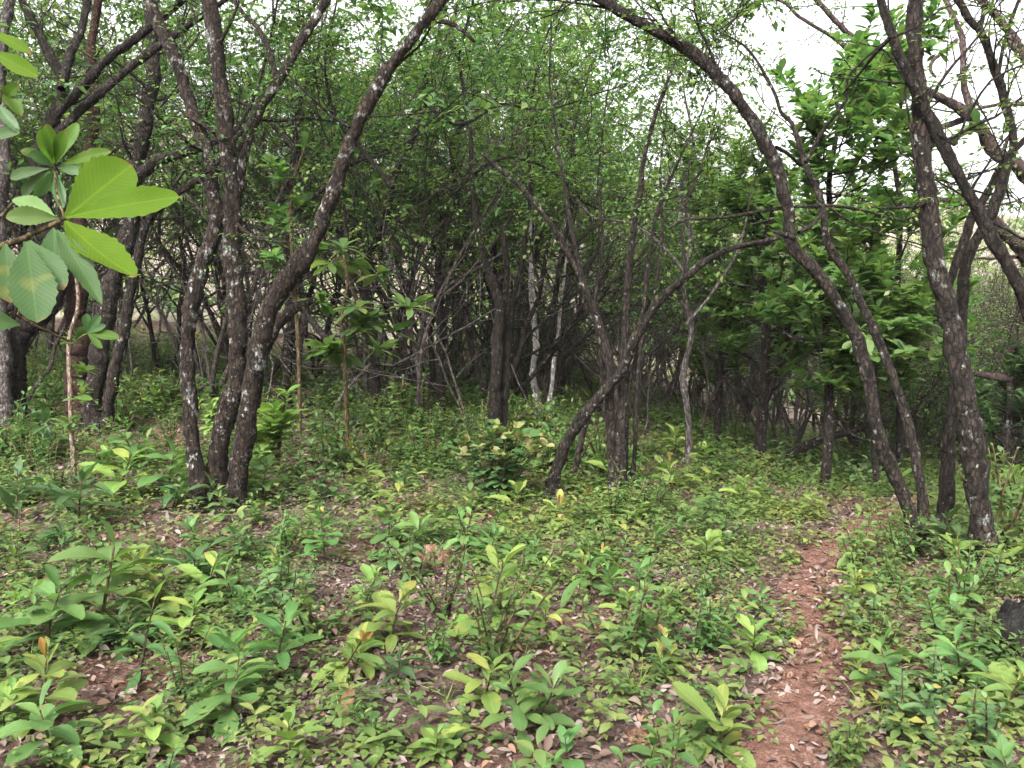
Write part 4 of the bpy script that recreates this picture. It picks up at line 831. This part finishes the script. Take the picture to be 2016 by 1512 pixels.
def seedling(kind, loc, sc, label, cat=None, group=None, rz=None, squat=1.0):
    cat = cat or {'bush': 'bush', 'blue': 'plant'}.get(kind, 'seedling')
    ks = KIND[kind]; p = ks[rng.integers(len(ks) if squat == 1 else min(3, len(ks)))]; rz = rng.random()*6.28 if rz is None else rz
    s3 = (sc, sc, sc*(.85+.25*rng.random())*squat)
    if p.name in first_use: o = copy_thing(p, loc, rz, s3)
    else:
        first_use.add(p.name); o = p; o.location = loc; o.rotation_euler = (0, 0, rz); o.scale = s3
    tag(o, label, cat, group)
    if 'group' in o.keys() and not group: del o['group']
    return o
spots = [
 (66, 1450, 175, 'tip', 'light green seedling with orange tip near the lower left edge'),
 (85, 1300, 180, 'green', 'tall green seedling above the orange-tipped one at left edge'),
 (195, 1262, 235, 'green', 'wide bushy green seedling with one upright round leaf'),
 (300, 1225, 110, 'light', 'pale yellow-green seedling tucked right of the wide bushy one'),
 (540, 1350, 170, 'green', 'seedling with narrow pointed leaves fanned out, lower left of centre'),
 (450, 1432, 180, 'green', 'leafy seedling in front of the fanned narrow-leaved one'),
 (572, 1510, 125, 'light', 'seedling with two huge upright leaves at the bottom edge'),
 (110, 1515, 180, 'green', 'big grey-green leaves cut by the lower left corner'),
 (290, 1508, 110, 'light', 'small seedling at the bottom edge between two bigger ones'),
 (15, 1440, 130, 'light', 'seedling half cut by the left edge'),
 (400, 1150, 150, 'deep', 'dark narrow-leaved seedling left of the clay mound'),
 (468, 1115, 90, 'deep', 'small dark seedling behind the narrow-leaved one'),
 (640, 1110, 105, 'green', 'layered green seedling below the big sapling'),
 (566, 1200, 125, 'blue', 'fine-leaved grey-green seedling in mid foreground'),
 (155, 1040, 160, 'deep', 'dark shaded seedling left of the lichen-patched tree'),
 (28, 1030, 130, 'deep', 'dark seedling at the left edge in the shade'),
 (672, 1330, 130, 'tip', 'seedling with a bright orange top leaf beside the curled dead leaf'),
 (775, 1270, 130, 'light', 'pale green seedling behind the orange-topped one'),
 (780, 1360, 110, 'deep', 'glossy dark green seedling between pale ones'),
 (985, 1262, 160, 'light', 'yellowish bushy seedling in the centre foreground'),
 (1085, 1280, 100, 'light', 'small pale seedling right of the yellowish bushy one'),
 (945, 1400, 120, 'light', 'lemon-yellow rosette seedling in front of the bushy one'),
 (1025, 1480, 165, 'green', 'broad low seedling at the bottom centre'),
 (1072, 1430, 80, 'tip', 'seedling with a brown upright leaf at bottom centre'),
 (870, 1518, 100, 'light', 'seedling of long spreading leaves cut by the bottom edge'),
 (1150, 1162, 85, 'tip', 'slim seedling with orange tip left of the path bend'),
 (1250, 1212, 115, 'green', 'spreading seedling midway between the clump and the path'),
 (1322, 1225, 80, 'tip', 'seedling with reddish tip left of the narrow path'),
 (775, 1100, 115, 'green', 'seedling of stacked leaves in front of the clay mound'),
 (805, 1150, 110, 'blue', 'grey-green seedling below the clay mound'),
 (1000, 1042, 90, 'light', 'light rosette seedling in front of the round-leaved shrub'),
 (1072, 1045, 100, 'tip', 'bright rosette seedling with orange heart at the leaning trunk'),
 (1480, 1310, 120, 'light', 'yellow-green seedling standing just left of the narrow path'),
 (1540, 1270, 60, 'bush', 'small dark bush touching the path edge'),
 (1410, 1495, 170, 'light', 'pale yellow-green seedling alone on red litter at the bottom'),
 (1760, 1392, 150, 'green', 'spreading seedling right of the path foreground'),
 (1690, 1345, 70, 'light', 'little pale seedling at the right path edge'),
 (1850, 1405, 110, 'blue', 'grey-green small-leaved plant left of the dark boulder'),
 (1780, 1460, 170, 'blue', 'low grey-green plant with rounded leaves at lower right'),
 (1920, 1500, 150, 'blue', 'grey-green plant filling the lower right corner'),
 (1990, 1420, 140, 'light', 'yellow-green seedling at the right edge below the boulder'),
 (1862, 1092, 130, 'deep', 'dark feathery plant at the foot of the thickest right trunk'),
 (1690, 1145, 130, 'bush', 'light green bush at the right bend of the path'),
 (1385, 1180, 85, 'bush', 'dark fine-leaved bush in the open left of the path'),
 (1955, 1090, 150, 'bush', 'lime-green bush beside the thickest right trunk'),
 (2005, 1030, 130, 'bush', 'tall lime bush at the right edge'),
 (1900, 1200, 120, 'bush', 'green bush in front of the right trunks'),
 (1840, 1270, 100, 'green', 'green seedling on the bank above the boulder'),
 (1940, 1310, 110, 'bush', 'leafy tuft overhanging the dark boulder'),
 (300, 815, 110, 'bush', 'pale green bush behind the leaning left trunk'),
 (432, 800, 90, 'green', 'dark bushy plant between the lichen-patched stems'),
 (800, 845, 120, 'bush', 'dense dark bush left of the near-black stems'),
 (90, 905, 120, 'deep', 'shaded seedling under the thin brown sapling'),
 (270, 925, 110, 'green', 'seedling in the shade right of the thin brown sapling'),
 (1330, 985, 90, 'tip', 'orange-tinted leafy plant right of the many-stemmed clump'),
 (690, 940, 70, 'tip', 'orange-tipped seedling at the foot of the big sapling'),
 (640, 990, 110, 'blue', 'grey-green seedling right of the lichen-patched foot'),
 (330, 975, 130, 'green', 'seedling brushing the left stem of the lichen-patched tree'),
 (230, 985, 120, 'light', 'pale seedling in the shade left of the lichen-patched tree'),
]
for (px, py, wp, kd, lab) in spots:
    g = G(px, py); D = g[1]; seedling(kd, tuple(g), 1.0*wp*D/F/KW[kd], lab, squat=.95)
# ones too alike to tell apart, over the rest of the floor
GR = {'light': 'pale yellow-green seedling among many low herbs', 'tip': 'small orange-tipped seedling among low herbs', 'green': 'plain green seedling among low herbs', 'deep': 'dark narrow-leaved seedling in the left-hand shade', 'blue': 'small grey-green plant among low herbs', 'bush': 'low fine-leaved bush among low herbs', 'dry': 'withered brown seedling among low herbs'}
SPW = [tuple(G(s[0], s[1])[:2]) for s in spots]; SHG = G(988, 992)
c = 0
while c < 350:
    y = 2.6+(17-2.6)*rng.random()**1.15; a = -.72+1.44*rng.random(); x = a*y
    if path_dist(np.array([x]), np.array([y]))[0] < (1.5 if y < 4.2 else 3.2): continue
    if abs(a-SHG[0]/SHG[1]) < .11 and SHG[1]-2.6 < y < SHG[1]+.7: continue
    if any((x-u)**2+(y-v)**2 < (.16 if y < 5 else .12)**1 for u, v in SPW): continue
    SPW.append((x, y)); c += 1
    pr = (.20, .03, .30, .19, .07, .17, .04) if a < -.2 else (.36, .07, .20, .04, .1, .18, .05)
    kd = ('light', 'tip', 'green', 'deep', 'blue', 'bush', 'dry')[rng.choice(7, p=pr)]
    if kd == 'deep' and a > -.05: kd = 'light'
    sc = (.5+.75*rng.random()**1.2)*(.72 if y < 3.6 else (1 if y < 7 else 1.5))
    lab = GR[kd]+(' in the near ground' if y < 6 else ' in the middle distance')
    seedling(kd, (x, y, float(terrain(x, y))), sc, lab, group=lab)

c = 0
while c < 55:
    y = 2.7+3.6*rng.random(); a = -.7+1.4*rng.random(); x = a*y
    if path_dist(np.array([x]), np.array([y]))[0] < 1.6 or any((x-u)**2+(y-v)**2 < .07 for u, v in SPW): continue
    SPW.append((x, y)); c += 1; kd = ('light', 'green', 'tip', 'blue', 'bush')[rng.choice(5, p=(.36, .28, .1, .1, .16))]
    lab = GR[kd]+' in the near ground'; seedling(kd, (x, y, float(terrain(x, y))), (.7+.75*rng.random())*(.7 if y < 3.6 else 1), lab, group=lab)
c = 0
while c < 80:
    y = 9+9.5*rng.random(); a = -.66+.86*rng.random(); x = a*y
    if abs(a-SHG[0]/SHG[1]) < .1 and y < SHG[1]+1: continue
    c += 1; lab = 'dense leafy green bush in the far undergrowth under the trees'
    seedling('bush', (x, y, float(terrain(x, y))), 1.3+1.1*rng.random(), lab, group=lab)
# round-leaved shrub in the middle
g = G(988, 992); q_ = g[1]/8.4; sh = empty('shrub', g); tag(sh, 'round-leaved bushy shrub with bronze young tops in the middle of the clearing', 'shrub'); S = MB(); Fo = MB(); Y = MB()
for k in range(34):
    a = rng.random()*6.3; rr = .5*q_*rng.random()**.6; h = q_*(.78-.55*(rr/q_)**1.5)*(.75+.35*rng.random()); top = g+[math.cos(a)*rr, math.sin(a)*rr*.8, h]
    q, r = resample([g+[math.cos(a)*.04, math.sin(a)*.04, -.03], g+[math.cos(a)*rr*.5, math.sin(a)*rr*.4, h*.62], top], [.009, .007, .004], .08); tube(S, q, r, 6)
    n = 9; t = np.linspace(.3, 1, n); pos = np.array([q[int(u*(len(q)-1))] for u in t]); az = np.arange(n)*2.4+a; e = -.1+.8*t**2
    d = np.stack([np.cos(az)*np.cos(e), np.sin(az)*np.cos(e), np.sin(e)], -1)
    leaves(Fo, RND, pos+d*.03, d, np.array([0, 0, 1])+jit(n, .35)-d*.2, .10+.05*rng.random(n), .075+.03*rng.random(n), .3, .12)
    if h > .42*q_: leaves(Y, RND, np.repeat(top[None], 4, 0), rdir(4, .1, 1.1), np.array([0, 0, 1])+jit(4, .5), .11, .075, .15, .15)
S.build('stem', M['stem'], sh, g); Fo.build('foliage', [M['leaf_deep']], sh, g); Y.build('young_foliage', [leaf_mat('bronze_leaf', [(.13, .17, .04), (.22, .18, .07), (.3, .24, .12), (.1, .17, .05)], .4, .15)], sh, g)['label'] = 'bronze young leaves on top'

# ------------------------------------------------------------------ mound, boulder, stones, dead wood, dead leaves
def lump(name, g, size, mat, label, cat, seed, rough=.25, sink=.35):
    bm_n = 24; th = np.linspace(0, math.pi, bm_n//2+1); ph = np.linspace(0, 2*math.pi, bm_n, endpoint=False)
    TH, PH = np.meshgrid(th, ph, indexing='ij'); v = np.stack([np.sin(TH)*np.cos(PH), np.sin(TH)*np.sin(PH), np.cos(TH)], -1).reshape(-1, 3)
    k = 1+rough*(2*fbm(v[:, 0]*2+seed+9, v[:, 1]*2+v[:, 2]*1.7+9, seed)-1)+rough*.5*(2*fbm(v[:, 0]*5+v[:, 2]*4+seed+20, v[:, 1]*5+20, seed+2)-1)
    v = v*k[:, None]*np.asarray(size); v[:, 2] += size[2]*(1-2*sink)
    f = [[i*bm_n+j, (i+1)*bm_n+j, (i+1)*bm_n+(j+1) % bm_n, i*bm_n+(j+1) % bm_n] for i in range(bm_n//2) for j in range(bm_n)]
    mb = MB(); mb.add(v, np.array(f)); o = mb.build(name, M[mat]); o.location = g; return tag(o, label, cat)
lump('clay_mound', G(858, 1118), (.14, .14, .11), 'mound', 'orange-brown clay mound rising out of the herbs', 'mound', 3, .5)
lump('boulder', G(2018, 1300), (.17, .2, .2), 'rock', 'dark boulder half hidden by leaves at the right edge', 'rock', 5, .45)
for (px, py, s_, lab) in ((1255, 1455, .055, 'flat pinkish orange stone in the bare litter at the bottom'), (1605, 1262, .028, 'reddish stone lying in the middle of the path'), (1612, 1300, .035, 'tan stone at the wider part of the path'), (1500, 1112, .03, 'orange stone left of the path where it bends'), (1780, 1010, .05, 'red clod at the far bend of the path')):
    lump('stone', G(px, py), (s_, s_*.9, s_*.55), 'mound', lab, 'stone', int(px) % 17, .3)
def stick(name, pix, w0, w1, label, mat='deadwood', cat='branch', lift=.02, D=None):
    pts = [G(x, y)+[0, 0, l] for (x, y, l) in pix]; b = pts[0].copy()
    q, r = resample(pts, np.linspace(w0, w1, len(pts)), .05); mb = MB(); tube(mb, q+rng.normal(0, w0*.25, q.shape), r, 8, 0, .2)
    return tag(mb.build(name, M[mat], None, b), label, cat)
stick('fallen_branch', [(425, 1456, .03), (455, 1464, .04), (482, 1480, .03), (500, 1505, .02)], .006, .004, 'pale bent stick lying at the bottom left of centre')
stick('fallen_branch', [(300, 1366, .02), (345, 1352, .04), (375, 1340, .05)], .008, .005, 'short straight stick lying left of the fanned seedling')
stick('fallen_branch', [(-20, 1178, .12), (40, 1168, .15), (80, 1160, .13)], .008, .005, 'brown stick poking in from the left edge')
stick('fallen_branch', [(1118, 1470, .015), (1140, 1462, .02), (1165, 1450, .02)], .012, .009, 'stubby pinkish stick beside the flat stone')
stick('fallen_branch', [(820, 1285, .02), (850, 1300, .02), (880, 1318, .02)], .005, .003, 'thin twig on bare litter right of the pale seedlings')
stick('fallen_branch', [(1815, 1285, .03), (1850, 1288, .05), (1880, 1293, .03)], .007, .005, 'reddish stick lying above the right seedlings')
D_ = G(1500, 925)[1]-.25; pts = np.array([G(1500, 930)+[0, 0, -.02], P(1560, 893, D_), P(1615, 866, D_-.1), P(1680, 848, D_-.2), P(1757, 826, D_-.3)]); mb = MB(); q, r = resample(pts, np.array([17, 16, 15, 13, 9])*.55*D_/F, .1); tube(mb, q, r, 10, 0, .15)
tag(mb.build('dead_log', M['bark'], None, pts[0]), 'dead log leaning up to the right against the thin flecked trunk', 'log')
D_ = G(1018, 856)[1]; pts = np.array([P(1018, 852, D_), P(1030, 835, D_), P(1036, 820, D_)]); pts[0, 2] = terrain(pts[0, 0], pts[0, 1])-.05; mb = MB(); q, r = resample(pts, np.array([.045, .04, .038]), .05); tube(mb, q, r, 10, 0, .2)
tag(mb.build('stump', M['bark_dark'], None, pts[0]), 'short dark broken stump behind the round-leaved shrub', 'stump')
mb = MB(); a, b = G(668, 1425), P(690, 1362, G(668, 1425)[1]); leaves(mb, BIGE, a[None], (b-a)[None], nrm(CAMP-a)[None], np.linalg.norm(b-a)*1.15, .07, .5, .3, 0, .03)
tag(mb.build('dead_leaf', M['deadleaf'], None, a), 'large curled red-brown dead leaf standing among seedlings', 'dead leaf')
pts = np.array([P(488, 722, 8.0), P(474, 745, 7.95), P(472, 770, 7.95), P(486, 798, 7.95)]); mb = MB(); q, r = resample(pts, [.005, .006, .005, .004], .03); tube(mb, q, r, 6)
tag(mb.build('twig', M['deadwood'], None, pts[0]), 'curled dry twig caught in the fork of the lichen-patched tree', 'twig')

for p_ in [p for ps in protos.values() for p in ps if p.name not in used_proto]+[p for ps in KIND.values() for p in ps if p.name not in first_use]:
    for ch in list(p_.children): bpy.data.objects.remove(ch)
    bpy.data.objects.remove(p_)
# ------------------------------------------------------------------ the air: far trees and the hillside fade a little
X0, X1, Y0, Y1, Z0, Z1 = -260, 260, -40, 200, -12, 48
v = np.array([[x, y, z] for z in (Z0, Z1) for y in (Y0, Y1) for x in (X0, X1)], float)
mb = MB(); mb.add(v, np.array([[0, 2, 3, 1], [4, 5, 7, 6], [0, 1, 5, 4], [2, 6, 7, 3], [0, 4, 6, 2], [1, 3, 7, 5]]))
hm = bpy.data.materials.new('air'); hm.use_nodes = True; ht = hm.node_tree; ht.nodes.clear()
pv = ht.nodes.new('ShaderNodeVolumePrincipled'); pv.inputs['Density'].default_value = .0004; pv.inputs['Color'].default_value = (.93, .93, .97, 1); pv.inputs['Anisotropy'].default_value = .2
ho = ht.nodes.new('ShaderNodeOutputMaterial'); ht.links.new(pv.outputs[0], ho.inputs['Volume'])
tag(mb.build('haze', hm, smooth=False), 'thin pale haze softening the far trees', 'haze', kind='stuff')
